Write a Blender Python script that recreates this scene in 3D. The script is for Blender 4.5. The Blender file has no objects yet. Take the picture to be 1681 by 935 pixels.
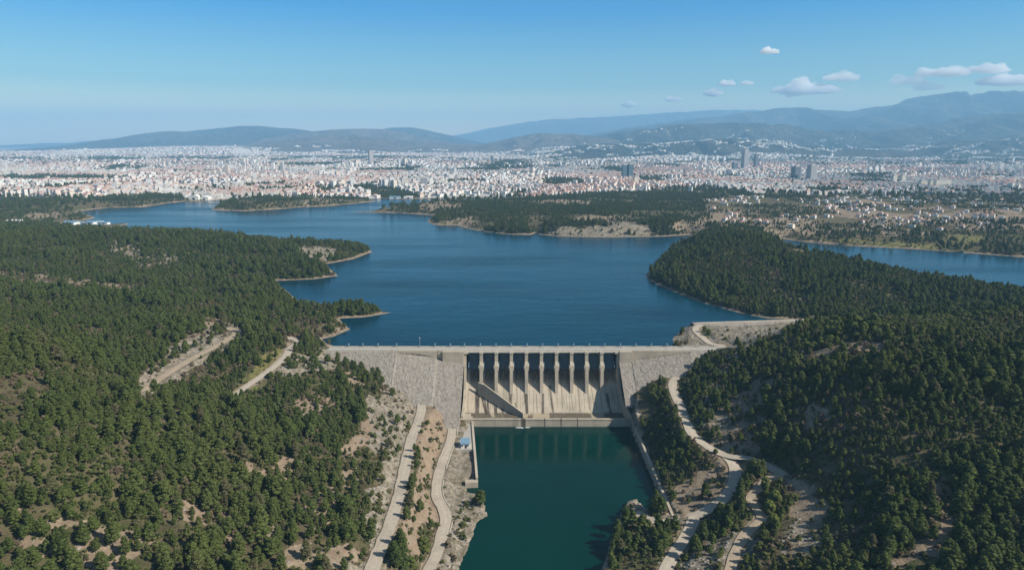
import bpy, bmesh, math, random
import numpy as np
from mathutils import Vector, Matrix

random.seed(7)
RNG = np.random.default_rng(11)
S = bpy.context.scene
COL = S.collection
R = math.radians

# ------------------------------------------------------------------ camera numbers
F = 1121.0; CX, CY = 840.5, 467.5
HC = 158.0                       # camera height above the reservoir
PITCH = math.atan((467.5 - 233.0) / F)
cp, sp = math.cos(PITCH), math.sin(PITCH)
SUN_AZ, SUN_EL = 110.0, 39.0     # clockwise from the view direction (+Y)
TAIL = -42.0                     # level of the pool below the dam


def at(px, py, z=0.0):
    """the point at height z that stands at this place of the photograph"""
    dx = (px - CX) / F; dy = (CY - py) / F
    vx, vy, vz = dx, cp + dy * sp, -sp + dy * cp
    t = (z - HC) / vz
    return (vx * t, vy * t, z)


def at_y(px, py, y):
    dx = (px - CX) / F; dy = (CY - py) / F
    vx, vy, vz = dx, cp + dy * sp, -sp + dy * cp
    t = y / vy
    return (vx * t, y, HC + vz * t)


def proj(x, y, z):
    x = np.asarray(x, float); y = np.asarray(y, float); z = np.asarray(z, float) - HC
    d = y * cp - z * sp
    u = y * sp + z * cp
    d = np.maximum(d, 1e-3)
    return CX + F * x / d, CY - F * u / d, d


# ------------------------------------------------------------------ noise
def _h(i, j, s):
    n = (i.astype(np.int64) * 374761393 + j.astype(np.int64) * 668265263 + s * 974634177) & 0xFFFFFFFF
    n = ((n ^ (n >> 13)) * 1274126177) & 0xFFFFFFFF
    n = n ^ (n >> 16)
    return (n & 0xFFFF) / 65535.0


def vnoise(x, y, s=0):
    x = np.asarray(x, float); y = np.asarray(y, float)
    i = np.floor(x); j = np.floor(y)
    u = x - i; v = y - j
    u = u * u * u * (u * (u * 6 - 15) + 10); v = v * v * v * (v * (v * 6 - 15) + 10)
    i = i.astype(np.int64); j = j.astype(np.int64)
    a = _h(i, j, s); b = _h(i + 1, j, s); c = _h(i, j + 1, s); d = _h(i + 1, j + 1, s)
    return (a * (1 - u) + b * u) * (1 - v) + (c * (1 - u) + d * u) * v


def fbm(x, y, o=4, s=0, g=0.5):
    t = 0; a = 1; n = 0
    x = np.asarray(x, float); y = np.asarray(y, float)
    for k in range(o):
        t = t + a * vnoise(x, y, s + k * 17); n += a
        a *= g; x, y = (x * 1.6 - y * 1.2) + 5.3, (x * 1.2 + y * 1.6) - 9.1
    return t / n


def smooth(a, b, x):
    t = np.clip((x - a) / (b - a), 0, 1)
    return t * t * (3 - 2 * t)


# ------------------------------------------------------------------ plan geometry
def seg_dist(x, y, P, closed=True):
    P = np.asarray(P, float)
    A = P if closed else P[:-1]
    B = np.roll(P, -1, 0) if closed else P[1:]
    best = np.full(x.shape, 1e18)
    for (ax, ay), (bx, by) in zip(A[:, :2], B[:, :2]):
        ex, ey = bx - ax, by - ay
        L = ex * ex + ey * ey + 1e-9
        t = np.clip(((x - ax) * ex + (y - ay) * ey) / L, 0, 1)
        d = (x - ax - t * ex) ** 2 + (y - ay - t * ey) ** 2
        np.minimum(best, d, out=best)
    return np.sqrt(best)


def inside(x, y, P):
    P = np.asarray(P, float)
    c = np.zeros(x.shape, bool)
    n = len(P)
    for k in range(n):
        x1, y1 = P[k][:2]; x2, y2 = P[(k + 1) % n][:2]
        if y1 == y2: continue
        m = ((y1 > y) != (y2 > y)) & (x < (x2 - x1) * (y - y1) / (y2 - y1) + x1)
        c ^= m
    return c


def catmull(P, step):
    P = np.asarray(P, float)
    Q = np.vstack([2 * P[0] - P[1], P, 2 * P[-1] - P[-2]])
    out = []
    for k in range(1, len(Q) - 2):
        p0, p1, p2, p3 = Q[k - 1], Q[k], Q[k + 1], Q[k + 2]
        n = max(2, int(np.linalg.norm(p2 - p1) / step))
        for t in np.linspace(0, 1, n, endpoint=False):
            out.append(.5 * ((2 * p1) + (-p0 + p2) * t + (2 * p0 - 5 * p1 + 4 * p2 - p3) * t * t + (-p0 + 3 * p1 - 3 * p2 + p3) * t ** 3))
    out.append(P[-1])
    return np.array(out)


def w0(pts, z=0.0):
    return [at(a, b, z)[:2] for a, b in pts]


DAM_Y0, DAM_Y1, CREST = 497.0, 507.0, 3.0
SLOPE = 1.4                      # run of the rockfill face per metre of drop
XL, XR = -34.8, 79.6             # inside of the spillway at the deck
DAM_XL, DAM_XR = -140.0, 162.0


def face_at(px, py):
    """point of the downstream rockfill face seen at this place"""
    dx = (px - CX) / F; dy = (CY - py) / F
    vx, vy, vz = dx, cp + dy * sp, -sp + dy * cp
    # HC+vz t = CREST-(DAM_Y0-vy t)/SLOPE
    t = (CREST - DAM_Y0 / SLOPE - HC) / (vz - vy / SLOPE)
    return (vx * t, vy * t, HC + vz * t)


# the reservoir outline, from the left abutment round the lake and back
res = [(DAM_XL, 512), (DAM_XR - 45, 512)]
res += w0([(1108, 565), (1104, 556), (1116, 545), (1134, 531.5)])
res += [(175, 583), (225, 586), (262, 592)]
res += w0([(1312, 524), (1290, 523.5), (1260, 522), (1225, 516), (1150, 496), (1110, 480), (1080, 468), (1063, 458), (1061, 450), (1066, 444), (1078, 430), (1092, 415), (1112, 402), (1132, 394), (1145, 389)])
res += w0([(1132, 385.5), (1090, 388), (1040, 389), (987, 389.5), (920, 388), (886, 385), (880, 382), (872, 385.5), (835, 384.5), (800, 381), (765, 374.5), (752, 370), (712, 369), (702, 364), (705, 358.5), (717, 354), (700, 352.5), (650, 349.5), (608, 348.8), (575, 348.2), (608, 347), (653, 340), (689, 335), (719, 331), (760, 330.5), (800, 330.3), (872, 325.5), (820, 322.5), (760, 324), (716, 325.5), (660, 326.5), (625, 325.5), (604, 327), (618, 330.3), (580, 334.5), (540, 337.8), (485, 340.5), (470, 342.5), (400, 346.5), (347, 345), (352, 340), (370, 331), (388, 327.5), (378, 326.5), (355, 328.5), (330, 330), (305, 330.5), (275, 333.5), (235, 340), (178, 341), (130, 346.5), (125, 347.5), (142, 352), (157, 357), (150, 359.5), (110, 366), (90, 370), (128, 372.5), (205, 366.5), (214, 367.5), (190, 372), (150, 375)])
res += [(-760, 1190), (-620, 1160), (-480, 1135), (-340, 1085), (-262, 1046)]
res += w0([(600, 408), (612, 413), (580, 425), (545, 431.5), (524, 434.5), (540, 440), (555, 452.5), (515, 458), (446, 461), (475, 481), (487, 494), (510, 500), (560, 505), (610, 509), (641, 513), (600, 520), (556, 522.5), (562, 531), (575, 540), (545, 553), (528, 556), (538, 566)])
RES = np.array([p[:2] for p in res])
# the arm of the lake behind the wooded hill on the right
arm = w0([(1283, 392), (1320, 397), (1400, 403.5), (1470, 407), (1530, 410.5), (1600, 416), (1681, 422), (1900, 440)])
arm += [(1050, 640), (760, 640), (640, 690), (540, 740), (430, 870), (400, 960)]
ARM = np.array([p[:2] for p in arm])
# the pool below the dam
pool = w0([(773, 700), (783, 786), (769, 789), (766, 806), (790, 811), (801, 845), (783, 856), (777, 876), (768, 900), (752, 935)], TAIL)
pool += [(-32, 250), (-45, 200), (-50, 60), (20, 60), (28, 200), (36, 262)]
pool += w0([(988, 931), (1010, 869), (1022, 835), (1032, 824), (1046, 818), (1052, 830), (1066, 838), (1090, 838)], TAIL)
pool += [(85.2, 330), (85.2, 462), (-28, 462)]
POOL = np.array([p[:2] for p in pool])

# roads: photo place and height, width
ROADS = {
    'roadA': ([(676, 648, -25.0), (688, 655, -25.3), (692, 670, -25.5), (686, 694, -25.5), (676, 718, -25), (669, 748, -24.5), (664, 771, -24), (658, 802, -23), (650, 829, -22), (640, 862, -21), (627, 893, -20), (614, 925, -19), (596, 980, -18), (570, 1050, -17)], 6.6),
    'roadB': ([(736, 681, -33.5), (745, 692, -35.5), (742, 707, -36.6), (740, 721, -37), (730, 748, -37.4), (722, 771, -37.8), (717, 795, -38), (718, 815, -38.2), (728, 835, -38.4), (732, 852, -38.4), (726, 876, -38.2), (716, 910, -38), (703, 938, -37.6), (680, 1000, -37)], 6.2),
    'roadE': ([(1112, 617, -11.5), (1104, 630, -12.5), (1108, 647, -14), (1117, 667, -16), (1128, 694, -18), (1138, 714, -20), (1155, 728, -21), (1175, 740, -21.5), (1196, 748, -21.5), (1216, 750, -21), (1234, 753, -20.5), (1253, 760, -20), (1275, 772, -18.8), (1288, 780, -18)], 6.2),
    'roadF': ([(1190, 746, -21.6), (1203, 760, -23), (1207, 778, -25), (1200, 802, -28), (1183, 822, -31), (1162, 836, -33), (1138, 847, -35), (1111, 854, -36.4), (1088, 856, -37), (1064, 851, -37.5), (1043, 840, -38.3)], 6.6),
    'roadG': ([(1140, 848, -35), (1133, 866, -35.6), (1122, 886, -35.8), (1108, 906, -35.4), (1094, 932, -35), (1070, 985, -34), (1050, 1040, -33)], 6.2),
    'roadH': ([(1284, 779, -18.1), (1262, 784, -19), (1246, 800, -21.5), (1232, 816, -23.5), (1240, 832, -24.5), (1250, 852, -24.5), (1224, 876, -26.5), (1208, 905, -27.5), (1196, 945, -28)], 5.0),
    'roadL': ([(1190, 567, 2.9), (1168, 564, 3.0), (1155, 555, 3.0), (1143, 544, 3.2), (1143, 537, 3.4), (1152, 533, 3.6)], 5.6),
    'roadC': ([(232, 650, 13), (248, 632, 14), (280, 610, 15), (318, 587, 16), (355, 568, 16), (380, 553, 15.5), (388, 545, 15), (374, 537, 14.5)], 6.0),
    'roadD': ([(379, 655, 5), (400, 637, 6), (428, 618, 7.5), (452, 600, 9), (470, 582, 10), (476, 570, 10.5), (490, 561, 10.5), (478, 555, 10.5), (452, 553, 11)], 5.5),
}
ROADW = {k: (catmull([at(*p) for p in v[0]], 2.0), v[1]) for k, v in ROADS.items()}

# ------------------------------------------------------------------ heights
CPT = [  # photo x, photo y, height of the ground there
    (0, 380, 28), (-180, 380, 28), (100, 382, 28), (215, 384, 25), (290, 388, 24), (390, 396, 20), (440, 402, 17), (530, 405, 12), (590, 409, 5),
    (0, 420, 26), (-200, 420, 26), (150, 425, 20), (300, 430, 14), (400, 430, 12), (480, 430, 9), (0, 460, 24), (-200, 460, 26), (100, 468, 18), (250, 478, 10), (350, 470, 8), (420, 460, 5), (430, 490, 9), (480, 510, 9), (520, 535, 8),
    (0, 500, 34), (0, 560, 42), (0, 640, 44), (0, 720, 40), (0, 800, 30), (0, 935, 15), (-250, 500, 36), (-250, 560, 44), (-250, 720, 40), (-250, 935, 20), (-500, 700, 44),
    (150, 520, 28), (150, 600, 34), (150, 700, 30), (150, 800, 22), (150, 935, 10), (300, 520, 18), (300, 640, 19), (300, 720, 16), (300, 800, 10), (300, 935, 4),
    (420, 520, 10), (420, 700, 4), (420, 820, -2), (420, 935, -4), (540, 590, -1), (520, 620, 2), (520, 720, -4), (520, 820, -9), (520, 935, -10), (200, 1050, 2), (450, 1050, -10), (0, 1050, 8),
    (600, 700, -12), (590, 800, -16), (565, 935, -13), (640, 690, -20), (640, 640, -19), (645, 760, -21),
    (692, 760, -29), (694, 830, -31), (680, 900, -29), (660, 960, -26), (715, 700, -31),
    (760, 720, -38), (775, 770, -38.3), (755, 760, -38.1), (757, 700, -37.6), (750, 880, -39.6), (772, 838, -40.5), (735, 930, -39), (700, 1000, -38),
    (1052, 655, -21.5), (1047, 674, -26), (1062, 692, -29), (1052, 718, -36.3), (1068, 750, -36.7), (1088, 800, -36.8), (1106, 842, -36.4), (1080, 690, -27), (1100, 720, -29), (1130, 780, -31), (1150, 810, -32.5), (1060, 660, -21), (1085, 650, -19),
    (1040, 900, -38), (1070, 880, -36.5), (1020, 935, -38.5), (1040, 990, -37),
    (1290, 790, -18), (1330, 830, -17), (1350, 870, -16.5), (1270, 830, -22.5), (1300, 870, -20),
    (1250, 700, -8), (1180, 680, -12), (1250, 640, 2), (1150, 640, -8), (1160, 600, -3), (1200, 590, 4), (1230, 560, 9), (1300, 560, 19), (1320, 534, 24), (1400, 525, 34), (1500, 528, 36), (1565, 537, 35), (1631, 539, 36), (1681, 526, 39), (1850, 516, 40),
    (1300, 620, 13), (1400, 620, 24), (1500, 620, 30), (1681, 620, 36), (1850, 620, 38), (1300, 700, -3), (1400, 720, 8), (1500, 720, 14), (1681, 720, 22), (1850, 720, 26), (1400, 820, -11), (1380, 855, -14), (1500, 820, 0), (1681, 820, 6), (1850, 820, 10),
    (1180, 900, -30), (1260, 935, -24), (1400, 935, -12), (1550, 935, -6), (1681, 935, -4), (1850, 935, 0), (1200, 1050, -28), (1450, 1050, -14), (1700, 1050, -8),
    (1100, 440, 12), (1150, 403, 20), (1185, 395, 28), (1240, 395, 30), (1300, 411, 24), (1370, 428, 20), (1440, 448, 16), (1500, 464, 13), (1560, 479, 10), (1620, 493, 8), (1681, 506, 7), (1850, 540, 6), (1200, 440, 16), (1300, 470, 12), (1450, 488, 7), (1550, 508, 5), (1640, 518, 5), (1150, 470, 5),
    (760, 350, 10), (850, 350, 14), (950, 350, 18), (850, 332, 12), (1000, 330, 16), (1000, 372, 14), (940, 378, 12), (1080, 360, 18), (1150, 360, 14), (1100, 330, 16), (1200, 340, 16), (1300, 340, 14), (1300, 380, 8), (1450, 395, 5), (1450, 360, 12), (1600, 340, 24), (1640, 342, 26), (1600, 400, 6), (1681, 380, 12), (1850, 360, 15), (660, 344, 8),
    (450, 332, 16), (520, 332, 15), (400, 338, 8), (580, 331, 7), (200, 332, 12), (260, 329, 10), (60, 355, 8), (100, 350, 8), (-200, 350, 8),
]
WCP = [(-1900, 2400, 8), (-900, 2400, 8), (0, 2400, 8), (900, 2400, 9), (1900, 2400, 9), (2300, 1700, 10), (-1900, 1600, 10), (160, 524, 3.2), (210, 545, 4), (260, 556, 8), (330, 570, 8), (420, 580, 12), (190, 565, 2.2),
       (-600, 300, 40), (-600, 600, 34), (-1000, 1000, 30), (600, 300, 36), (700, 480, 34), (-750, 1120, 10), (-450, 1080, 9), (-300, 1040, 6), (500, 780, 3), (620, 700, 2), (440, 860, 10),
       (-110, 500, -9), (-80, 490, -19), (-50, 480, -29), (0, 480, -42), (40, 480, -42), (84, 480, -34), (105, 490, -17), (130, 495, -7), (-139, 502, 2.8), (165, 505, 3.0), (0, 530, -35), (40, 540, -35), (-80, 530, -10), (110, 530, -8)]
cps = [at(*p) for p in CPT] + WCP
for pts, w in ROADW.values():
    cps += [tuple(p) for p in pts[::9]]
for px, py in [(555, 588), (570, 599), (595, 612), (620, 625), (650, 639), (715, 667), (735, 678), (752, 686), (1040, 642), (1065, 628), (1100, 612), (1140, 592), (1170, 581)]:
    a = face_at(px, py); cps.append((a[0], a[1], a[2] + .4))
CPA = np.array(cps, float)


def tps_fit(P, lam):
    n = len(P); X = P[:, :2] / 100.
    d = np.linalg.norm(X[:, None] - X[None], axis=2)
    K = np.where(d > 0, d * d * np.log(d + 1e-12), 0) + lam * np.eye(n)
    A = np.zeros((n + 3, n + 3)); A[:n, :n] = K; A[:n, n] = 1; A[:n, n + 1:] = X; A[n:, :n] = A[:n, n:].T
    b = np.zeros(n + 3); b[:n] = P[:, 2]
    return X, np.linalg.solve(A, b)


TX, TW = tps_fit(CPA, .004)


def tps(x, y):
    X = x / 100.; Y = y / 100.
    out = np.zeros(x.shape) + TW[-3] + TW[-2] * X + TW[-1] * Y
    for (cx, cy), w in zip(TX, TW[:-3]):
        r2 = (X - cx) ** 2 + (Y - cy) ** 2
        out += w * .5 * r2 * np.log(r2 + 1e-12)
    return out


def plain(x, y):
    z = 8 + 14 * smooth(4500, 9500, y) + 6 * (fbm(x / 900., y / 900., 3, 3) - .5)
    z = z + 72 * np.exp(-(((x + 4150) / 1500.) ** 2 + ((y - 9200) / 1500.) ** 2))
    return z


def bench(h, xa, ya, roads):
    """roads sit on benches cut into the slope"""
    h = h.copy()
    for pts, w in roads.values():
        bb = (xa > pts[:, 0].min() - 20) & (xa < pts[:, 0].max() + 20) & (ya > pts[:, 1].min() - 20) & (ya < pts[:, 1].max() + 20)
        k = np.where(bb)[0]
        if len(k) == 0: continue
        best = np.full(len(k), 1e9); bz = np.zeros(len(k))
        for a, b in zip(pts[:-1], pts[1:]):
            e = b - a; L = e[0] ** 2 + e[1] ** 2 + 1e-9
            t = np.clip(((xa[k] - a[0]) * e[0] + (ya[k] - a[1]) * e[1]) / L, 0, 1)
            d = np.hypot(xa[k] - a[0] - t * e[0], ya[k] - a[1] - t * e[1])
            s = d < best
            best = np.where(s, d, best); bz = np.where(s, a[2] + t * e[2], bz)
        f = smooth(w / 2 + 7, w / 2 + 1.2, best)
        h[k] = h[k] * (1 - f) + (bz - .35) * f
    return h


def terrain(x, y, detail=True):
    x = np.asarray(x, float); y = np.asarray(y, float)
    shp = x.shape; x = x.ravel(); y = y.ravel()
    z = plain(x, y)
    m = y < 2700
    if m.any():
        xa, ya = x[m], y[m]
        h = np.clip(tps(xa, ya), -43, 62)
        near = smooth(520, 420, ya)
        n = (fbm(xa / 26., ya / 26., 4, 21) - .5) * 7 + (fbm(xa / 85., ya / 85., 3, 5) - .5) * 7
        lo = (ya < 505) & (xa > -160) & (xa < 110)
        h = h + n * np.where(lo, .35, .75)
        h = bench(h, xa, ya, ROADW)
        # lake shores
        d1 = seg_dist(xa, ya, RES); d2 = seg_dist(xa, ya, ARM); i1 = inside(xa, ya, RES); i2 = inside(xa, ya, ARM)
        for d, i in ((np.where(i1, d1, np.where(i2, d2, np.minimum(d1, d2))), i1 | i2),):
            d = d + (fbm(xa / 30., ya / 30., 3, 40) - .5) * np.minimum(14, d + 3) * np.where(ya < 540, .2, 1)
            up = (ya > 515) | ((xa < -146) & (ya > 420)) | (xa > 170)
            ramp = .15 + .16 * np.minimum(d, 9) + .5 * np.maximum(d - 9, 0)
            hl = np.where(up & (ya > 515), np.maximum(h, .7), h)
            h = np.where(i, np.minimum(np.where(up, 9, h), -.25 * np.maximum(d, 0)), np.where(up, np.minimum(hl, ramp), h))
        h = bench(h, xa, ya, {'roadL': ROADW['roadL']})
        sp_ = (xa > -38.5) & (xa < 88) & (ya > 457) & (ya < 512); h = np.where(sp_, np.minimum(h, -45), h)
        # pool below the dam
        q = (ya < 470) & (xa > -120) & (xa < 160)
        k = np.where(q)[0]
        d = seg_dist(xa[k], ya[k], POOL); i = inside(xa[k], ya[k], POOL)
        wob = (fbm(xa[k] / 5., ya[k] / 5., 4, 77) - .5) * 10
        dd = np.maximum(d + np.where(ya[k] < 372, wob, 0), 0)
        steep = np.where((xa[k] > 78) & (ya[k] > 325), 40, np.where((xa[k] < -15) & (ya[k] > 373), 40, .75))
        h[k] = np.where(i, TAIL - .3 - .6 * d, np.minimum(np.maximum(h[k], TAIL + .6), TAIL + .1 + steep * dd))
        f = smooth(2150, 2700, ya)
        zz = h * (1 - f) + z[m] * f
        z[m] = zz
    return z.reshape(shp)


# ------------------------------------------------------------------ helpers
def link(o, parent=None):
    COL.objects.link(o)
    if parent is not None: o.parent = parent
    return o


def tag(o, label=None, cat=None, group=None, kind=None):
    if label: o['label'] = label
    if cat: o['category'] = cat
    if group: o['group'] = group
    if kind: o['kind'] = kind
    return o


def empty(name, loc=(0, 0, 0), rz=0.0):
    o = bpy.data.objects.new(name, None); o.empty_display_size = .5
    o.location = loc; o.rotation_euler = (0, 0, rz)
    return link(o)


class MB:
    def __init__(s): s.v = []; s.f = []; s.mi = []; s.m = 0
    def add(s, V, Fc):
        b = len(s.v); s.v += [tuple(p) for p in V]
        for f in Fc: s.f.append(tuple(b + i for i in f)); s.mi.append(s.m)
    def box(s, x0, x1, y0, y1, z0, z1, rz=0, o=(0, 0, 0)):
        V = [(x0, y0, z0), (x1, y0, z0), (x1, y1, z0), (x0, y1, z0), (x0, y0, z1), (x1, y0, z1), (x1, y1, z1), (x0, y1, z1)]
        c, n = math.cos(rz), math.sin(rz)
        V = [(o[0] + c * a - n * b, o[1] + n * a + c * b, o[2] + d) for a, b, d in V]
        s.add(V, [(3, 2, 1, 0), (4, 5, 6, 7), (0, 1, 5, 4), (1, 2, 6, 5), (2, 3, 7, 6), (3, 0, 4, 7)])
    def prism(s, P, x0, x1):
        """outline P in (y,z), extruded along x"""
        n = len(P)
        V = [(x0, a, b) for a, b in P] + [(x1, a, b) for a, b in P]
        s.add(V, [tuple(range(n))[::-1], tuple(range(n, 2 * n))] + [(i, (i + 1) % n, n + (i + 1) % n, n + i) for i in range(n)])
    def tube(s, a, b, r0, r1, n=8):
        a = Vector(a); b = Vector(b); d = (b - a).normalized()
        u = d.orthogonal().normalized(); w = d.cross(u)
        V = []
        for c, r in ((a, r0), (b, r1)):
            for k in range(n):
                t = 2 * math.pi * k / n
                V.append(c + (u * math.cos(t) + w * math.sin(t)) * r)
        s.add(V, [(k, (k + 1) % n, n + (k + 1) % n, n + k) for k in range(n)] + [tuple(range(n))[::-1], tuple(range(n, 2 * n))])
    def mesh(s, name, mats, sm=False):
        me = bpy.data.meshes.new(name)
        me.from_pydata(s.v, [], s.f)
        for m in (mats if isinstance(mats, (list, tuple)) else [mats]): me.materials.append(m)
        me.polygons.foreach_set('material_index', s.mi)
        bm = bmesh.new(); bm.from_mesh(me); bmesh.ops.recalc_face_normals(bm, faces=bm.faces); bm.to_mesh(me); bm.free()
        if sm: me.polygons.foreach_set('use_smooth', [True] * len(me.polygons))
        me.update(); return me
    def build(s, name, mats, parent=None, sm=False, bevel=0):
        o = link(bpy.data.objects.new(name, s.mesh(name, mats, sm)), parent)
        if bevel:
            b = o.modifiers.new('bevel', 'BEVEL'); b.width = bevel; b.segments = 1; b.limit_method = 'ANGLE'
        return o


def grid_mesh(name, X, Y, Z, mat, attrs=None, sm=True):
    n, m = X.shape
    V = np.stack([X, Y, Z], -1).reshape(-1, 3).astype(np.float32)
    i = np.arange(n * m).reshape(n, m)
    Q = np.stack([i[:-1, :-1], i[:-1, 1:], i[1:, 1:], i[1:, :-1]], -1).reshape(-1, 4)
    return np_mesh(name, V, Q, mat, attrs, sm)


def np_mesh(name, V, Q, mat, attrs=None, sm=False, fattrs=None):
    me = bpy.data.meshes.new(name)
    me.vertices.add(len(V)); me.vertices.foreach_set('co', np.ascontiguousarray(V, np.float32).ravel())
    k = Q.shape[1]
    me.loops.add(Q.size); me.loops.foreach_set('vertex_index', Q.astype(np.int32).ravel())
    me.polygons.add(len(Q))
    me.polygons.foreach_set('loop_start', np.arange(0, Q.size, k, dtype=np.int32))
    me.polygons.foreach_set('loop_total', np.full(len(Q), k, np.int32))
    me.polygons.foreach_set('use_smooth', np.full(len(Q), sm, bool))
    if mat: me.materials.append(mat)
    for nm, A in (attrs or {}).items():
        a = me.attributes.new(nm, 'FLOAT_COLOR', 'POINT'); a.data.foreach_set('color', np.ascontiguousarray(A, np.float32).ravel())
    for nm, A in (fattrs or {}).items():
        a = me.attributes.new(nm, 'FLOAT_COLOR', 'FACE'); a.data.foreach_set('color', np.ascontiguousarray(A, np.float32).ravel())
    me.update(calc_edges=True); me.validate()
    return me


# ------------------------------------------------------------------ materials
class NT:
    def __init__(s, name):
        s.mat = bpy.data.materials.new(name); s.mat.use_nodes = True
        s.t = s.mat.node_tree; s.t.nodes.clear()
        s.out = s.n('ShaderNodeOutputMaterial')
    def n(s, ty, **kw):
        nd = s.t.nodes.new(ty)
        for k, v in kw.items():
            if k.startswith('i_'):
                key = k[2:]
                key = int(key) if key.isdigit() else key.replace('_', ' ')
                s.set(nd.inputs[key], v)
            else: setattr(nd, k, v)
        return nd
    def set(s, inp, v):
        if isinstance(v, bpy.types.NodeSocket): s.t.links.new(v, inp)
        else: inp.default_value = v
    def pos(s): return s.n('ShaderNodeNewGeometry').outputs['Position']
    def obj(s): return s.n('ShaderNodeTexCoord').outputs['Object']
    def noise(s, vec, scale, detail=4, rough=.55):
        return s.n('ShaderNodeTexNoise', i_Vector=vec, i_Scale=scale, i_Detail=detail, i_Roughness=rough).outputs['Fac']
    def ramp(s, fac, a, b, lo=0.0, hi=1.0):
        return s.n('ShaderNodeMapRange', clamp=True, i_0=fac, i_1=a, i_2=b, i_3=lo, i_4=hi).outputs[0]
    def mix(s, f, a, b, mode='MIX'):
        nd = s.n('ShaderNodeMix', data_type='RGBA', blend_type=mode)
        s.set(nd.inputs['Factor'], f)
        for k, v in (('A', a), ('B', b)):
            i = [q for q in nd.inputs if q.name == k and q.type == 'RGBA'][0]
            s.set(i, v if isinstance(v, bpy.types.NodeSocket) else (*v, 1))
        return [q for q in nd.outputs if q.type == 'RGBA'][0]
    def m(s, op, a, b=0.0, c=0.0):
        nd = s.n('ShaderNodeMath', operation=op); s.set(nd.inputs[0], a); s.set(nd.inputs[1], b); s.set(nd.inputs[2], c)
        return nd.outputs[0]
    def attr(s, name):
        a = s.n('ShaderNodeAttribute', attribute_name=name)
        return a
    def sep(s, c):
        nd = s.n('ShaderNodeSeparateColor'); s.set(nd.inputs[0], c); return nd.outputs
    def sxyz(s, v):
        nd = s.n('ShaderNodeSeparateXYZ'); s.set(nd.inputs[0], v); return nd.outputs
    def bump(s, h, dist, strength=1.0):
        return s.n('ShaderNodeBump', i_Strength=strength, i_Distance=dist, i_Height=h).outputs[0]
    def bsdf(s, col, rough=.9, normal=None, spec=.2, **kw):
        b = s.n('ShaderNodeBsdfPrincipled')
        s.set(b.inputs['Base Color'], col if isinstance(col, bpy.types.NodeSocket) else (*col, 1))
        s.set(b.inputs['Roughness'], rough); b.inputs['Specular IOR Level'].default_value = spec
        if normal is not None: s.set(b.inputs['Normal'], normal)
        for k, v in kw.items(): s.set(b.inputs[k.replace('_', ' ')], v)
        s.t.links.new(b.outputs[0], s.out.inputs[0]); return s.mat


def mat_plain(name, col, rough=.8, var=.15, scale=.6, spec=.2, bump=0.0):
    t = NT(name); p = t.pos()
    n = t.noise(p, scale, 5)
    c = t.mix(t.ramp(n, .3, .7), tuple(k * (1 - var) for k in col), tuple(min(1, k * (1 + var)) for k in col))
    return t.bsdf(c, rough, t.bump(n, bump) if bump else None, spec)


def mat_road(name, col):
    t = NT(name); p = t.pos(); a = t.sep(t.attr('wear').outputs['Color'])
    n = t.noise(p, .5, 6, .65); big = t.noise(p, .07, 4)
    c = t.mix(t.ramp(n, .3, .7), tuple(k * .8 for k in col), tuple(k * 1.12 for k in col))
    c = t.mix(t.ramp(big, .5, .65, 0, .4), c, tuple(k * .62 for k in col))
    c = t.mix(t.m('MULTIPLY', a[0], .22), c, tuple(k * .6 for k in col))
    c = t.mix(t.ramp(t.m('ADD', t.m('MULTIPLY', a[1], .7), t.m('SUBTRACT', n, .5)), .5, .8), c, (.17, .135, .09))
    return t.bsdf(c, .95, t.bump(n, .1), .08)


def mat_concrete(name, col=(.43, .375, .295), streak=.5, attr=False):
    t = NT(name); p = t.pos()
    mp = t.n('ShaderNodeMapping', i_Vector=p, i_Scale=(1.1, .12, .08)).outputs[0]
    st = t.noise(mp, 1.0, 5, .6)
    bl = t.noise(p, .12, 5, .6); fine = t.noise(p, 2.2, 4, .6)
    c = t.mix(t.ramp(bl, .3, .7), tuple(k * .82 for k in col), tuple(k * 1.12 for k in col))
    c = t.mix(t.ramp(st, .54, .78, 0, streak), c, (.12, .1, .075))
    c = t.mix(t.ramp(fine, .4, .8, 0, .2), c, (.22, .19, .15))
    z = t.sxyz(p)[2]
    jt = t.m('GREATER_THAN', t.m('FRACT', t.m('MULTIPLY', z, 1 / 2.4)), .93)
    c = t.mix(t.m('MULTIPLY', jt, .25), c, (.16, .14, .12))
    if attr:
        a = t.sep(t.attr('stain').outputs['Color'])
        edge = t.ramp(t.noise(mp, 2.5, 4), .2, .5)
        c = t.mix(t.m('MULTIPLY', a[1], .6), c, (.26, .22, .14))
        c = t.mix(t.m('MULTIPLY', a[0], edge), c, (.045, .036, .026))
    return t.bsdf(c, .85, t.bump(fine, .05), .25)


def mat_rockfill(name):
    t = NT(name); p = t.pos()
    v = t.n('ShaderNodeTexVoronoi', i_Vector=p, i_Scale=1.35, i_Randomness=1.0)
    v2 = t.n('ShaderNodeTexVoronoi', i_Vector=p, i_Scale=.5)
    rc = t.sep(v.outputs['Color'])[0]; rc2 = t.sep(v2.outputs['Color'])[0]
    big = t.noise(p, .03, 4)
    c = t.mix(rc, (.16, .142, .122), (.26, .235, .205))
    c = t.mix(t.m('MULTIPLY', rc2, .55), c, (.35, .32, .28))
    c = t.mix(t.ramp(v.outputs['Distance'], .75, 1.15, 0, .8), c, (.06, .055, .05))
    c = t.mix(t.ramp(big, .35, .7, 0, .35), c, (.26, .225, .19))
    h = t.m('SUBTRACT', 1.0, v.outputs['Distance'])
    return t.bsdf(c, .95, t.bump(h, .3, .7), .1)


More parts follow.
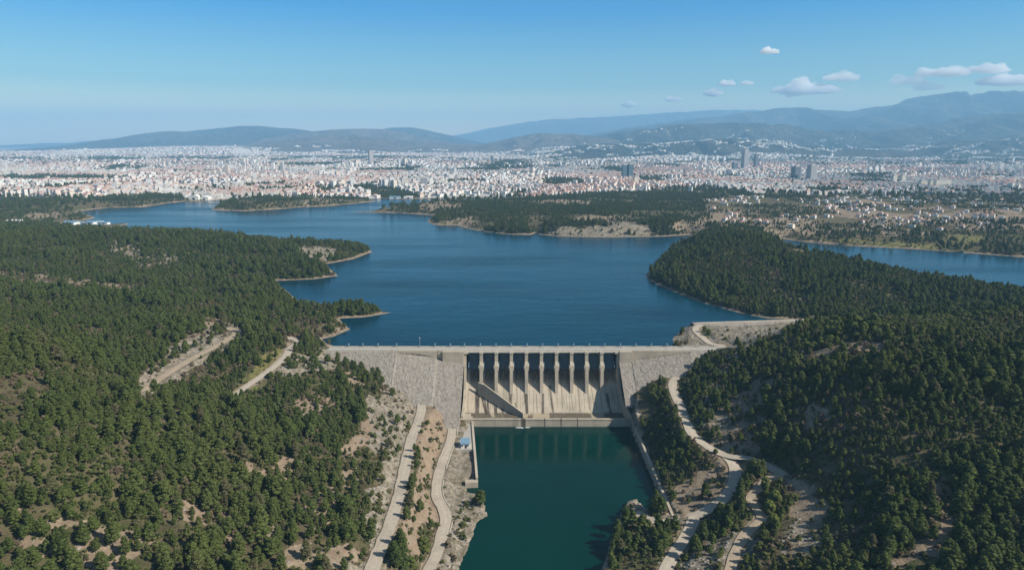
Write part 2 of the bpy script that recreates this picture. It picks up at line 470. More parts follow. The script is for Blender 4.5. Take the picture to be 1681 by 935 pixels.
def mat_ground():
    """channels of 'cover': R bare soil, G pale rock, B meadow; alpha unused. 'cover2': R built-up ground, G orange soil, B forest floor"""
    t = NT('ground_cover'); p = t.pos()
    a = t.sep(t.attr('cover').outputs['Color']); b = t.sep(t.attr('cover2').outputs['Color'])
    n1 = t.noise(p, .018, 6, .6); n2 = t.noise(p, .16, 6, .62); n3 = t.noise(p, .9, 5, .6); nf = t.noise(p, .0035, 5, .6)
    base = t.mix(t.ramp(n2, .35, .65), (.05, .046, .024), (.14, .112, .068))
    base = t.mix(t.ramp(n1, .4, .65, 0, .6), base, (.07, .08, .03))
    base = t.mix(t.ramp(nf, .45, .62, 0, .5), base, (.15, .125, .08))
    soil = t.mix(t.ramp(n2, .3, .7), (.17, .125, .085), (.31, .25, .185))
    soil = t.mix(t.ramp(n3, .5, .75, 0, .5), soil, (.09, .08, .05))
    v = t.n('ShaderNodeTexVoronoi', i_Vector=p, i_Scale=.55)
    rock = t.mix(t.sep(v.outputs['Color'])[0], (.15, .128, .1), (.33, .285, .225))
    rock = t.mix(t.ramp(n2, .46, .64, 0, .85), rock, (.115, .1, .06))
    rock = t.mix(t.ramp(n3, .55, .75, 0, .6), rock, (.1, .09, .07))
    mead = t.mix(t.ramp(n2, .35, .65), (.09, .1, .03), (.2, .17, .07))
    org = t.mix(t.ramp(n2, .3, .7), (.19, .138, .095), (.3, .235, .17))
    org = t.mix(t.ramp(n3, .5, .75, 0, .5), org, (.12, .09, .06))
    urb = t.mix(t.ramp(n3, .35, .65), (.27, .26, .245), (.44, .42, .4))
    def on(f, c, col):
        return t.mix(t.ramp(t.m('ADD', f, t.m('MULTIPLY', t.m('SUBTRACT', n2, .5), .9)), .35, .6), c, col)
    c = base
    c = on(b[0], c, urb); c = on(a[2], c, mead); c = on(a[0], c, soil); c = on(b[1], c, org); c = on(a[1], c, rock)
    h = t.m('ADD', t.m('MULTIPLY', n2, 1.6), t.m('MULTIPLY', n3, .5))
    return t.bsdf(c, .95, t.bump(h, .9, .8), .05)


def mat_water(name, col, rough, bs, bd, patch=.0, spec=.5, ws=1.0):
    t = NT(name); p = t.pos()
    mp = t.n('ShaderNodeMapping', i_Vector=p, i_Scale=(.6, 1.3, 1)).outputs[0]
    w1 = t.noise(mp, bs, 4, .6); w2 = t.noise(mp, bs * .22, 3, .5)
    mp2 = t.n('ShaderNodeMapping', i_Vector=p, i_Rotation=(0, 0, .15), i_Scale=(.0022 * ws, .011 * ws, 1)).outputs[0]
    wind = t.noise(mp2, 1.0, 5, .55)
    r = t.ramp(wind, .35, .68, rough, rough + patch)
    c = t.mix(t.ramp(t.noise(p, .006, 4), .35, .65), tuple(k * .8 for k in col), tuple(k * 1.2 for k in col))
    h = t.m('ADD', w1, t.m('MULTIPLY', w2, 1.5))
    return t.bsdf(c, r, t.bump(h, bd, .7), spec, IOR=1.33)


def mat_foliage(name, a, b, c3, hue=.5):
    t = NT(name); p = t.pos()
    rnd = t.n('ShaderNodeObjectInfo').outputs['Random']
    big = t.noise(p, .012, 4); fine = t.noise(p, 1.3, 3)
    c = t.mix(rnd, a, b)
    c = t.mix(t.ramp(big, .42, .62, 0, .75), c, c3)
    c = t.mix(t.ramp(fine, .45, .7, 0, .7), c, tuple(k * 1.55 for k in b))
    c = t.mix(t.ramp(fine, .5, .3, 0, .6), c, tuple(k * .6 for k in a))
    c = t.mix(t.ramp(t.m('FRACT', t.m('MULTIPLY', rnd, 7.3)), .92, .95, 0, .75), c, (.11, .095, .055))
    bs = t.n('ShaderNodeBsdfPrincipled')
    t.set(bs.inputs['Base Color'], c); bs.inputs['Roughness'].default_value = .7; bs.inputs['Specular IOR Level'].default_value = .12
    tr = t.n('ShaderNodeBsdfTranslucent'); t.set(tr.inputs[0], t.mix(.5, c, (.1, .13, .02)))
    mx = t.n('ShaderNodeMixShader'); mx.inputs[0].default_value = .18
    t.t.links.new(bs.outputs[0], mx.inputs[1]); t.t.links.new(tr.outputs[0], mx.inputs[2]); t.t.links.new(mx.outputs[0], t.out.inputs[0])
    return t.mat


def mat_building(name='building_walls', attr='tint', col=None, floor=3.1, bay=3.4, dark=(.1, .12, .15), amt=.75):
    t = NT(name)
    g = t.n('ShaderNodeNewGeometry'); p = t.sxyz(t.obj() if col is not None else g.outputs['Position']); nz = t.sxyz(g.outputs['True Normal'])[2]
    c = t.attr(attr).outputs['Color'] if col is None else t.mix(t.ramp(t.noise(g.outputs['Position'], .25, 4), .3, .7), tuple(k * .9 for k in col), tuple(min(1, k * 1.08) for k in col))
    fz = t.m('FRACT', t.m('DIVIDE', p[2], floor)); fx = t.m('FRACT', t.m('DIVIDE', t.m('ADD', p[0], p[1]), bay))
    w = t.m('MULTIPLY', t.m('MULTIPLY', t.m('GREATER_THAN', fz, .35), t.m('LESS_THAN', fz, .82)), t.m('MULTIPLY', t.m('GREATER_THAN', fx, .28), t.m('LESS_THAN', fx, .74)))
    w = t.m('MULTIPLY', w, t.m('LESS_THAN', t.m('ABSOLUTE', nz), .4))
    c = t.mix(t.m('MULTIPLY', w, amt), c, dark)
    return t.bsdf(c, .7, None, .25)


def mat_mount(name, a, b, c3, sc=1.0):
    t = NT(name); p = t.pos()
    n = t.noise(p, .0012 * sc, 8, .65); n2 = t.noise(p, .006 * sc, 6, .65)
    c = t.mix(t.ramp(n, .4, .6), a, b)
    c = t.mix(t.ramp(n2, .56, .7, 0, .8), c, c3)
    return t.bsdf(c, 1.0, t.bump(n2, 220, 1.0), .02)


M = {}
M['ground'] = mat_ground()
M['rockfill'] = mat_rockfill('rockfill_stone')
M['conc'] = mat_concrete('weathered_concrete')
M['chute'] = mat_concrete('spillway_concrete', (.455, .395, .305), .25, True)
M['road'] = mat_road('pale_asphalt', (.44, .385, .31))
M['dirt'] = mat_road('dirt_track', (.38, .31, .225))
M['deck'] = mat_plain('crest_pavement', (.35, .33, .29), .9, .15, .4, .1)
M['kerb'] = mat_plain('white_kerb', (.52, .48, .41), .8, .15, .9, .2)
M['steel'] = mat_plain('gate_steel', (.085, .15, .21), .5, .25, .5, .4)
M['metal'] = mat_plain('grey_metal', (.3, .31, .32), .4, .1, 1, .5)
M['white'] = mat_plain('white_paint', (.72, .7, .66), .6, .08, .8)
M['blueroof'] = mat_plain('blue_roof', (.16, .27, .37), .45, .12, .8, .4)
M['darkglass'] = mat_plain('dark_opening', (.03, .035, .04), .3, .2, 1, .5)
M['bark'] = mat_plain('bark', (.09, .065, .045), .9, .3, 3)
M['pine'] = mat_foliage('pine_needles', (.04, .06, .017), (.088, .115, .03), (.095, .108, .033))
M['broad'] = mat_foliage('broadleaf_green', (.06, .085, .018), (.11, .13, .03), (.09, .1, .03))
M['scrub'] = mat_foliage('scrub_leaves', (.045, .062, .018), (.095, .112, .034), (.12, .11, .045))
M['dry'] = mat_foliage('dry_twigs', (.1, .08, .05), (.17, .135, .085), (.14, .1, .06))
M['stone'] = mat_plain('boulder_stone', (.27, .25, .22), .95, .35, .8, .1, .1)
M['water'] = mat_water('reservoir_water', (.001, .031, .052), .08, .12, .5, .22, .16)
M['pool'] = mat_water('pool_water', (.0003, .023, .018), .03, .35, .08, .12, .18, 4.0)
M['foam'] = mat_plain('foam', (.75, .78, .78), .6, .1, 1)
M['city'] = mat_building(amt=.5)

# ------------------------------------------------------------------ ground sheet
def fan(y0, y1, ratio, ncol):
    ys = [y0]
    while ys[-1] < y1:
        r = ratio if ys[-1] < 3000 else ratio * 1.6
        ys.append(ys[-1] * (1 + r))
    ys = np.array(ys)
    u = np.linspace(-1, 1, ncol)
    half = .93 * ys + 130
    return u[None] * half[:, None], np.repeat(ys[:, None], ncol, 1)


GX, GY = fan(110, 29500, .0058, 860)
GZ = terrain(GX, GY)


def hits(pts):
    """where the rays through these photo places meet the ground"""
    P = np.array(pts, float)
    dx = (P[:, 0] - CX) / F; dy = (CY - P[:, 1]) / F
    vx = dx; vy = cp + dy * sp; vz = -sp + dy * cp
    ys = 190 * 1.008 ** np.arange(330)
    T = ys[None] / vy[:, None]
    X = vx[:, None] * T; Y = vy[:, None] * T; Z = HC + vz[:, None] * T
    G = terrain(X, Y)
    below = Z <= np.maximum(G, np.where(Y > 470, 0, TAIL))
    k = np.argmax(below, 1); k = np.where(below.any(1), k, 329)
    i = np.arange(len(P))
    return np.stack([X[i, k], Y[i, k]], -1)


# patches of ground the wood leaves bare: channel, trees left, outline in the photograph
PATCH = [
    ('soil', .06, [(-20, 444), (60, 450), (120, 458), (190, 464), (258, 470), (252, 485), (190, 481), (100, 475), (-20, 468)]),
    ('soil', .3, [(255, 472), (340, 476), (420, 470), (446, 462), (440, 468), (350, 484), (260, 484)]),
    ('rock', .07, [(224, 662), (230, 614), (266, 588), (298, 564), (330, 552), (350, 538), (386, 532), (402, 548), (376, 572), (336, 600), (298, 626), (262, 654)]),
    ('soil', .25, [(312, 532), (370, 520), (392, 536), (350, 550), (318, 566), (290, 580)]),
    ('meadow', .08, [(375, 655), (398, 622), (420, 602), (438, 582), (478, 572), (494, 566), (472, 590), (452, 608), (424, 632), (392, 657)]),
    ('soil', .4, [(420, 552), (470, 548), (500, 554), (496, 568), (452, 566)]),
    ('rock', .12, [(452, 622), (478, 600), (520, 584), (548, 580), (566, 594), (572, 604), (530, 610), (490, 620)]),
    ('orange', .35, [(470, 668), (505, 652), (552, 656), (548, 676), (500, 688)]),
    ('orange', .5, [(408, 770), (450, 752), (500, 768), (470, 790), (420, 786)]),
    ('orange', .15, [(572, 608), (604, 622), (590, 634), (572, 626)]),
    ('rock', .03, [(668, 648), (640, 636), (612, 652), (604, 690), (598, 736), (640, 742), (622, 800), (600, 850), (574, 905), (560, 960), (612, 960), (632, 880), (650, 824), (668, 740), (688, 692), (690, 662)]),
    ('orange', .06, [(606, 668), (612, 690), (604, 716), (590, 752), (572, 748), (578, 716), (596, 690)]),
    ('orange', .3, [(560, 800), (596, 744), (600, 770), (576, 812)]),
    ('orange', .45, [(500, 850), (540, 800), (566, 800), (540, 850), (510, 880)]),
    ('orange', .04, [(698, 664), (722, 676), (738, 690), (738, 716), (724, 752), (712, 800), (722, 850), (700, 890), (660, 905), (652, 870), (662, 820), (675, 750), (689, 690)]),
    ('rock', .0, [(745, 700), (772, 704), (784, 788), (768, 800), (762, 840), (742, 862), (726, 836), (718, 800), (724, 770), (738, 728)]),
    ('rock', .04, [(768, 800), (806, 830), (806, 850), (782, 870), (768, 905), (750, 960), (700, 960), (716, 905), (732, 880), (744, 845)]),
    ('soil', .3, [(0, 850), (60, 854), (130, 858), (180, 866), (170, 874), (60, 864), (0, 864)]),
    ('soil', .3, [(20, 880), (60, 872), (110, 888), (90, 915), (40, 905)]),
    ('soil', .4, [(140, 880), (230, 870), (260, 900), (200, 935), (130, 930)]),
    ('orange', .4, [(270, 820), (340, 830), (380, 846), (360, 858), (290, 850)]),
    ('soil', .4, [(330, 870), (400, 850), (450, 860), (420, 900), (350, 910)]),
    ('soil', .12, [(470, 910), (520, 900), (570, 890), (560, 935), (480, 940)]),
    ('soil', .1, [(1112, 790), (1150, 782), (1176, 760), (1196, 762), (1200, 786), (1180, 812), (1146, 836), (1114, 838), (1106, 820)]),
    ('rock', .0, [(1030, 826), (1052, 822), (1066, 846), (1100, 850), (1128, 846), (1128, 860), (1082, 866), (1040, 850)]),
    ('soil', .0, [(1262, 784), (1284, 777), (1310, 784), (1332, 798), (1356, 830), (1372, 868), (1358, 892), (1330, 872), (1306, 852), (1294, 830), (1286, 812), (1268, 800)]),
    ('rock', .25, [(1290, 850), (1340, 862), (1352, 888), (1310, 930), (1280, 900)]),
    ('rock', .15, [(1120, 925), (1150, 896), (1200, 882), (1240, 880), (1210, 905), (1180, 935), (1120, 960)]),
    ('soil', .4, [(1190, 690), (1240, 680), (1260, 710), (1210, 736), (1180, 722)]),
    ('soil', .15, [(1166, 632), (1174, 640), (1182, 668), (1186, 690), (1174, 690), (1168, 662)]),
    ('orange', .1, [(1210, 660), (1234, 640), (1262, 630), (1240, 650), (1222, 672)]),
    ('orange', .1, [(1322, 584), (1350, 572), (1372, 564), (1420, 568), (1432, 574), (1390, 578), (1350, 582)]),
    ('soil', .1, [(1308, 674), (1340, 680), (1372, 698), (1370, 704), (1334, 690)]),
    ('soil', .04, [(1552, 790), (1574, 796), (1566, 828), (1554, 852), (1540, 882), (1516, 918), (1490, 950), (1462, 950), (1492, 900), (1522, 856), (1540, 820)]),
    ('none', .42, [(-20, 856), (120, 850), (260, 846), (420, 856), (540, 866), (560, 945), (-20, 945)]),
    ('none', .3, [(1330, 790), (1372, 806), (1410, 850), (1410, 910), (1376, 900), (1366, 850)]),
    ('meadow', .05, [(1520, 848), (1552, 842), (1548, 862), (1524, 864)]),
    ('rock', .3, [(1180, 600), (1210, 570), (1236, 548), (1244, 552), (1216, 590), (1188, 622)]),
    ('rock', .0, [(1108, 560), (1134, 530), (1190, 526), (1310, 526), (1300, 540), (1250, 552), (1236, 566), (1190, 570), (1140, 570)]),
    ('meadow', .2, [(1146, 536), (1166, 540), (1172, 552), (1156, 560), (1144, 548)]),
    ('rock', .5, [(1150, 652), (1172, 648), (1196, 690), (1170, 716), (1148, 700)]),
    ('soil', .3, [(1280, 488), (1330, 486), (1330, 506), (1290, 510)]),
    ('rock', .2, [(470, 400), (520, 402), (556, 410), (540, 430), (500, 424)]),
    ('rock', .35, [(170, 396), (260, 402), (300, 432), (240, 440), (190, 420)]),
    ('rock', .05, [(886, 384), (930, 388), (1000, 389), (1080, 386), (1072, 376), (1040, 366), (1004, 364), (990, 372), (950, 378)]),
    ('soil', .1, [(930, 362), (970, 354), (1020, 355), (1024, 360), (960, 364)]),
    ('soil', .15, [(690, 334), (720, 331), (760, 336), (764, 344), (700, 347), (680, 342)]),
    ('soil', .15, [(735, 358), (780, 356), (786, 368), (752, 370)]),
    ('soil', .1, [(850, 330), (900, 328), (980, 331), (970, 338), (880, 338)]),
    ('soil', .1, [(490, 330), (520, 324), (560, 328), (566, 332), (500, 336)]),
    ('soil', .35, [(1090, 370), (1150, 360), (1190, 350), (1200, 372), (1150, 384), (1120, 384)]),
    ('soil', .2, [(1200, 360), (1270, 358), (1330, 356), (1350, 372), (1290, 382), (1210, 376)]),
    ('soil', .15, [(1300, 376), (1400, 374), (1500, 378), (1540, 386), (1440, 388), (1320, 386)]),
    ('meadow', .15, [(1260, 388), (1340, 390), (1440, 398), (1560, 402), (1560, 412), (1440, 405), (1320, 396)]),
    ('meadow', .05, [(1560, 388), (1600, 384), (1620, 392), (1580, 400), (1552, 398)]),
    ('soil', .2, [(1420, 356), (1500, 358), (1510, 368), (1430, 370)]),
    ('soil', .1, [(40, 350), (90, 350), (96, 356), (50, 360)]),
    ('soil', .1, [(205, 320), (240, 320), (236, 325), (208, 326)]),
]
for q_ in range(len(PATCH)):
    ch, dn, poly = PATCH[q_]; a_ = np.array(poly, float); c_ = a_.mean(0)
    if c_[0] > 1150 and 540 < c_[1] < 740 and ch in ('soil', 'orange'):
        PATCH[q_] = (ch, dn * .6, [tuple(r_) for r_ in c_ + (a_ - c_) * np.array([1.3, 1.9]) + np.array([0, 3])])
ALLP = hits([p for q in PATCH for p in q[2]])
PW = []; k0 = 0
for ch, dn, poly in PATCH:
    PW.append((ch, dn, ALLP[k0:k0 + len(poly)])); k0 += len(poly)

WILD = np.array(w0([(604, 352), (640, 343), (690, 334), (760, 330), (872, 325), (960, 319), (1030, 317), (1100, 316), (1200, 321), (1350, 325), (1500, 329), (1681, 332), (1950, 334), (1950, 520), (1300, 520), (1000, 420), (600, 420)], 10.))
NWP = np.array(w0([(335, 347), (352, 338), (372, 329), (420, 324), (500, 321.5), (560, 322.5), (604, 325), (625, 330), (540, 340), (400, 349)], 8.))
CAPES = [np.array(w0(q, 8.)) for q in ([(-200, 332), (0, 329), (40, 326), (84, 328), (82, 336), (40, 341), (0, 343), (-200, 346)], [(-200, 346), (60, 347), (120, 348), (160, 357), (100, 371), (-200, 378)],
         [(160, 330), (180, 322), (240, 319), (300, 321), (308, 329), (270, 335), (200, 342), (172, 341)], [(600, 311), (640, 308), (670, 314), (690, 322), (650, 322), (610, 320)])]
DARKWOOD = np.array(w0([(1585, 334), (1620, 324), (1700, 322), (1950, 322), (1950, 346), (1681, 346), (1600, 342)], 20.))
RURAL = np.array(w0([(1150, 330), (1230, 324), (1400, 327), (1560, 330), (1681, 333), (1900, 335), (1900, 441), (1681, 423), (1560, 412), (1400, 404), (1283, 393), (1180, 380)], 12.))
LEFTLAND = np.array([(-2000, 100), (-2000, 1250), (-760, 1190), (-480, 1135), (-262, 1046), (-190, 990), (-100, 600), (-145, 512), (-60, 470), (-30, 380), (-30, 100)])


def in_city(x, y):
    m = (y > 1500)
    for P in [RES, WILD, NWP, DARKWOOD] + CAPES: m &= ~inside(x, y, P)
    m &= ~((y < 1900) & (x > -900))
    green = fbm(x / 420. + 3.1, y / 400. + 1.7, 4, 61)
    m &= green < .675
    g2 = fbm(x / 190., y / 300., 3, 91)
    m &= g2 < .665 + .03 * smooth(3000, 6000, y)
    return m


def warp(x, y, a=9, s=11.):
    return x + (fbm(x / s, y / s, 3, 301) - .5) * a * 2, y + (fbm(x / s, y / s, 3, 302) - .5) * a * 2


def cover(x, y):
    shp = x.shape; x = x.ravel(); y = y.ravel()
    c1 = np.zeros((len(x), 4), np.float32); c2 = np.zeros((len(x), 4), np.float32)
    wx, wy = warp(x, y)
    fw = smooth(900, 1400, y)
    wx2, wy2 = x + (wx - x) * (1 + 2 * fw), y + (wy - y) * (1 + 2 * fw)
    for ch, dn, P in PW:
        lo = P.min(0) - 60; hi = P.max(0) + 60
        k = np.where((x > lo[0]) & (x < hi[0]) & (y > lo[1]) & (y < hi[1]))[0]
        if len(k) == 0: continue
        i = k[inside(wx2[k], wy2[k], P)]
        if ch == 'soil': c1[i, 0] = 1
        elif ch in ('rock', 'park'): c1[i, 1] = 1; c1[i, 0] = 0; c2[i, 1] = 0
        elif ch == 'meadow': c1[i, 2] = 1; c1[i, 1] = 0
        elif ch == 'orange': c2[i, 1] = 1; c1[i, 1] = 0
    # pale lake shores
    k = np.where((y < 2300) & (y > 470))[0]
    d = np.minimum(seg_dist(x[k], y[k], RES), seg_dist(x[k], y[k], ARM))
    band = smooth(9, 3, d + (fbm(x[k] / 20., y[k] / 20., 3, 8) - .5) * 12)
    c1[k, 0] = np.maximum(c1[k, 0], band * .9)
    k = np.where((y < 470) & (np.abs(x) < 130))[0]
    d = seg_dist(x[k], y[k], POOL)
    c1[k, 1] = np.maximum(c1[k, 1], smooth(6, 2, d + (fbm(x[k] / 5., y[k] / 5., 3, 8) - .5) * 4))
    # road shoulders
    for pts, w in ROADW.values():
        bb = np.where((x > pts[:, 0].min() - 12) & (x < pts[:, 0].max() + 12) & (y > pts[:, 1].min() - 12) & (y < pts[:, 1].max() + 12))[0]
        if len(bb) == 0: continue
        d = seg_dist(x[bb], y[bb], pts[::2, :2], False) + (fbm(x[bb] / 4., y[bb] / 4., 3, 9) - .5) * 3
        c1[bb, 0] = np.maximum(c1[bb, 0], smooth(w / 2 + 2.4, w / 2 + .6, d) * .9)
    k = np.where(y > 1500)[0]
    c2[k, 0] = in_city(x[k], y[k]) * .8
    k = np.where((y > 1150) & (y < 2400))[0]
    k = k[inside(x[k], y[k], RURAL)]
    c1[k, 0] = np.maximum(c1[k, 0], .7 * smooth(.5, .64, fbm(x[k] / 120., y[k] / 160., 4, 333)))
    return c1.reshape(*shp, 4), c2.reshape(*shp, 4)


C1, C2 = cover(GX, GY)
ground = link(bpy.data.objects.new('ground', grid_mesh('ground', GX, GY, GZ, M['ground'], {'cover': C1.reshape(-1, 4), 'cover2': C2.reshape(-1, 4)})))
tag(ground, kind='structure')


def sheet(name, x0, x1, y0, y1, z, mat, n=2):
    b = MB(); b.add([(x0, y0, z), (x1, y0, z), (x1, y1, z), (x0, y1, z)], [(0, 1, 2, 3)])
    return tag(b.build(name, mat), kind='structure')


sheet('reservoir_water', -1500, 1700, 506.4, 2500, 0.0, M['water'])
sheet('pool_water', -70, 110, 100, 460.5, TAIL, M['pool'])


def ribbon(name, pts, w, mat, lift=.12, label=None, edge=None):
    P = pts; T = np.gradient(P[:, :2], axis=0); T /= np.linalg.norm(T, axis=1)[:, None] + 1e-9
    N = np.stack([-T[:, 1], T[:, 0]], -1)
    us = np.array([-1.0, -.5, 0, .5, 1.0])
    wob = (fbm(np.arange(len(P)) * .35, np.zeros(len(P)), 3, 5) - .5) * .9
    X = P[:, 0][:, None] + N[:, 0][:, None] * (us[None] * (w / 2 + wob[:, None]))
    Y = P[:, 1][:, None] + N[:, 1][:, None] * (us[None] * (w / 2 + wob[:, None]))
    Z = np.repeat(P[:, 2][:, None], 5, 1) + lift - .06 * us[None] ** 2
    wr = np.zeros(X.shape + (4,), np.float32); wr[:, 1, 0] = wr[:, 3, 0] = 1; wr[:, 0, 1] = wr[:, 4, 1] = 1
    o = link(bpy.data.objects.new(name, grid_mesh(name, X, Y, Z, mat, {'wear': wr.reshape(-1, 4)})))
    return tag(o, kind='structure')


for k, (pts, w) in ROADW.items():
    nm = 'dirt_track' if k in ('roadH', 'roadC') else 'road'
    ribbon(nm, pts, w, M['dirt'] if nm == 'dirt_track' else M['road'])

# white kerb stones along the outer edge of the bank road
kb = MB(); P = ROADW['roadB'][0]
T = np.gradient(P[:, :2], axis=0); T /= np.linalg.norm(T, axis=1)[:, None]
for k in range(6, len(P) - 30, 1):
    if (k // 7) % 3 == 2: continue
    x, y = P[k, 0] - T[k, 1] * 3.6, P[k, 1] + T[k, 0] * 3.6
    kb.box(-.85, .85, -.18, .18, -.5, .42, math.atan2(T[k, 1], T[k, 0]), (x, y, P[k, 2]))
tag(kb.build('kerb', M['kerb']), kind='structure')

# ------------------------------------------------------------------ the dam
def embankment(name, x0, x1, label, zb=-46.0, y0=DAM_Y0, y1=DAM_Y1, crest=CREST - .05, res=.9, up=9):
    dn = (crest - zb)
    L = math.hypot(dn, dn * SLOPE)
    n = int(L / res)
    prof = [(y1 + up * 1.8, crest - up), (y1, crest)]
    prof += [(y0 + .6, crest)] + [(y0 - dn * SLOPE * t, crest - dn * t) for t in np.linspace(0, 1, n)]
    prof = np.array(prof)
    xs = np.linspace(x0, x1, max(2, int((x1 - x0) / res)))
    X = np.repeat(xs[None], len(prof), 0); Y = np.repeat(prof[:, 0][:, None], len(xs), 1); Z = np.repeat(prof[:, 1][:, None], len(xs), 1)
    fac = np.zeros(len(prof)); fac[4:] = 1
    # beside the spillway the rockfill stops lower, against the concrete walls
    cap = np.interp(X, [-88, -86.9, -57, -56.9, -35, 80, 91, 91.1, 134, 135], [3, 1.6, -2.2, -3.6, -5, -5, -4.9, -4.2, 1.8, 3])
    rowf = np.arange(len(prof))[:, None] >= 3
    low = rowf & (cap < 2.5)
    toe = y0 - (crest + 40) * SLOPE
    Y = np.where(low, np.where(Z > cap, 497.3, 496.0 - (cap - Z) * (496.0 - toe) / (cap + 40)), Y)
    fac = np.where(low & (Z > cap - 1), 0, fac[:, None] * np.ones_like(X))
    nz = (fbm(X / 1.2, Z / .9, 3, 55) - .5) * .7 + (fbm(X / 14., Z / 10., 3, 56) - .5) * .5
    Y = Y - nz * fac * .6; Z = Z + nz * fac * .6
    o = link(bpy.data.objects.new(name, grid_mesh(name, X, Y, Z, M['rockfill'], None, False)))
    return tag(o, label, 'dam embankment')


embankment('rockfill_embankment', DAM_XL - 6, XL - 1.7, 'grey rockfill dam face left of the concrete spillway')
embankment('rockfill_embankment', XR + 1.7, DAM_XR + 4, 'grey rockfill dam face right of the concrete spillway, half hidden by the wooded slope', -27.0)
# saddle embankment further back on the right
sd = []
for t in np.linspace(0, 1, 130):
    sd.append((157 + 127 * t, 578 + 15 * t))
sd = np.array(sd); nrm = np.array([15, -127.]); nrm /= np.linalg.norm(nrm)
vv = np.concatenate([[-8, 0, 5.5], np.linspace(6, 24, 22)])
zz = np.concatenate([[-4, 3.6, 3.6], np.linspace(3.4, -3.5, 22)])
X = sd[:, 0][None] + nrm[0] * vv[:, None]; Y = sd[:, 1][None] + nrm[1] * vv[:, None]
Z = zz[:, None] + (fbm(X / 2., Y / 2., 3, 9) - .5) * np.where(vv[:, None] > 5.8, 1.0, 0) + 0 * X
Z[:, :3] -= 0
o = link(bpy.data.objects.new('saddle_embankment', grid_mesh('saddle_embankment', X, Y, Z, M['rockfill'], None, False)))
tag(o, 'low rockfill saddle embankment behind the dam between lake and wooded hill', 'dam embankment')
ribbon('road', np.stack([sd[3:, 0] + nrm[0] * 2.7, sd[3:, 1] + nrm[1] * 2.7, np.full(len(sd) - 3, 3.65)], -1), 4.6, M['road'], .05)
# crest road and its walls
b = MB(); b.box(DAM_XL - 8, DAM_XR + 8, 498.0, 506.2, CREST - .4, CREST + .06)
tag(b.build('crest_road', M['deck']), kind='structure')
b = MB(); b.box(DAM_XL - 6, DAM_XR + 4, 497.0, 497.45, CREST - .5, CREST + .95)
for x in np.arange(DAM_XL - 6, DAM_XR, 6.0): b.box(x, x + .5, 496.9, 497.55, CREST - .5, CREST + 1.1)
tag(b.build('parapet_wall', M['kerb'], bevel=.04), 'long pale parapet wall on the near edge of the dam crest road', 'parapet wall')
b = MB(); b.box(DAM_XL - 6, DAM_XR + 4, 506.4, 506.8, CREST - .6, CREST + .8)
for x in np.arange(DAM_XL - 6, DAM_XR, 6.0): b.box(x + 2, x + 2.4, 506.3, 506.9, CREST - .6, CREST + .95)
tag(b.build('parapet_wall', M['kerb'], bevel=.04), 'long pale parapet wall on the lake edge of the dam crest road', 'parapet wall')

# spillway
SPW = empty('spillway', (22, 478, TAIL))
tag(SPW, 'concrete gated spillway with nine piers in the middle of the dam', 'spillway')
ROOT = Matrix.Translation((-22, -478, -TAIL))


def part(mb, name, mat, parent=SPW, bevel=0, sm=False):
    o = mb.build(name, mat, parent, sm, bevel); o.data.transform(ROOT); return o


def xr(y): return XR + 5.0 * np.clip((497 - y) / 37., 0, 1.15)


prof = np.array([(509, -14.2), (507.5, -13.3), (506, -13), (504, -13.5), (502, -14.7), (500, -16.4), (497, -19.6), (493, -24.2), (489, -28.4), (483, -34.3), (478.6, -38.6), (477.2, -39.7), (475, -40.2), (472, -40.3), (461, -40.3)])
s = np.concatenate([[0], np.cumsum(np.hypot(*np.diff(prof, axis=0).T))])
ss = np.linspace(0, s[-1], 150)
py_ = np.interp(ss, s, prof[:, 0]); pz_ = np.interp(ss, s, prof[:, 1])
u = np.linspace(0, 1, 420)
X = XL - .3 + u[None] * ((xr(py_) + .3) - (XL - .3))[:, None]
Y = np.repeat(py_[:, None], len(u), 1); Z = np.repeat(pz_[:, None], len(u), 1)
stain = np.zeros(X.shape + (4,), np.float32); stain[..., 3] = 1
px_, ppy, _ = proj(X, Y, Z)
# wet streaks: photo x at their top, photo x at their foot, half width, top and foot
for x0, x1, w, t0, t1, a in [(784, 783, 4.2, 640, 678, .95), (791, 799, 3.4, 645, 680, .95), (800, 802, 2.0, 652, 680, .9), (812, 814, 3.2, 640, 680, .95), (822, 826, 2.8, 655, 680, .8), (838, 838, 3.4, 645, 676, .9), (846, 850, 2.0, 660, 684, .6),
                             (863, 865, 3.4, 645, 677, .95), (891, 891, 2.6, 645, 677, .9), (902, 908, 2.2, 632, 677, .85), (914, 916, 1.2, 645, 660, .3), (996, 1003, 2.8, 645, 681, .95), (768, 768, 2, 660, 677, .25), (944, 944, 1.0, 650, 677, .25), (969, 971, 1.0, 650, 677, .3)] + [(q, 840 + (q - 840) * 1.03, random.uniform(.4, 1.3), random.uniform(618, 655), random.uniform(660, 677), random.uniform(.15, .6)) for q in np.linspace(766, 1010, 62) + RNG.uniform(-2, 2, 62)]:
    f = np.clip((ppy - t0) / (t1 - t0), 0, 1); c = x0 + (x1 - x0) * f
    ww = w * (.8 + .5 * fbm(ppy / 7. + x0, ppy * 0, 2, 3))
    stain[..., 0] = np.maximum(stain[..., 0], a * smooth(ww, ww * .55, np.abs(px_ - c)) * (ppy > t0) * smooth(t1 + 3, t1, ppy))
wet = smooth(676.5, 678, ppy) * smooth(.42, .52, fbm(px_ / 13., ppy / 20., 3, 14) + .25 * ((px_ < 845) | ((px_ > 902) & (px_ < 945)) | ((px_ > 992))) - .06) * .85
stain[..., 0] = np.maximum(stain[..., 0], wet)
stain[..., 1] = smooth(676, 678, ppy)
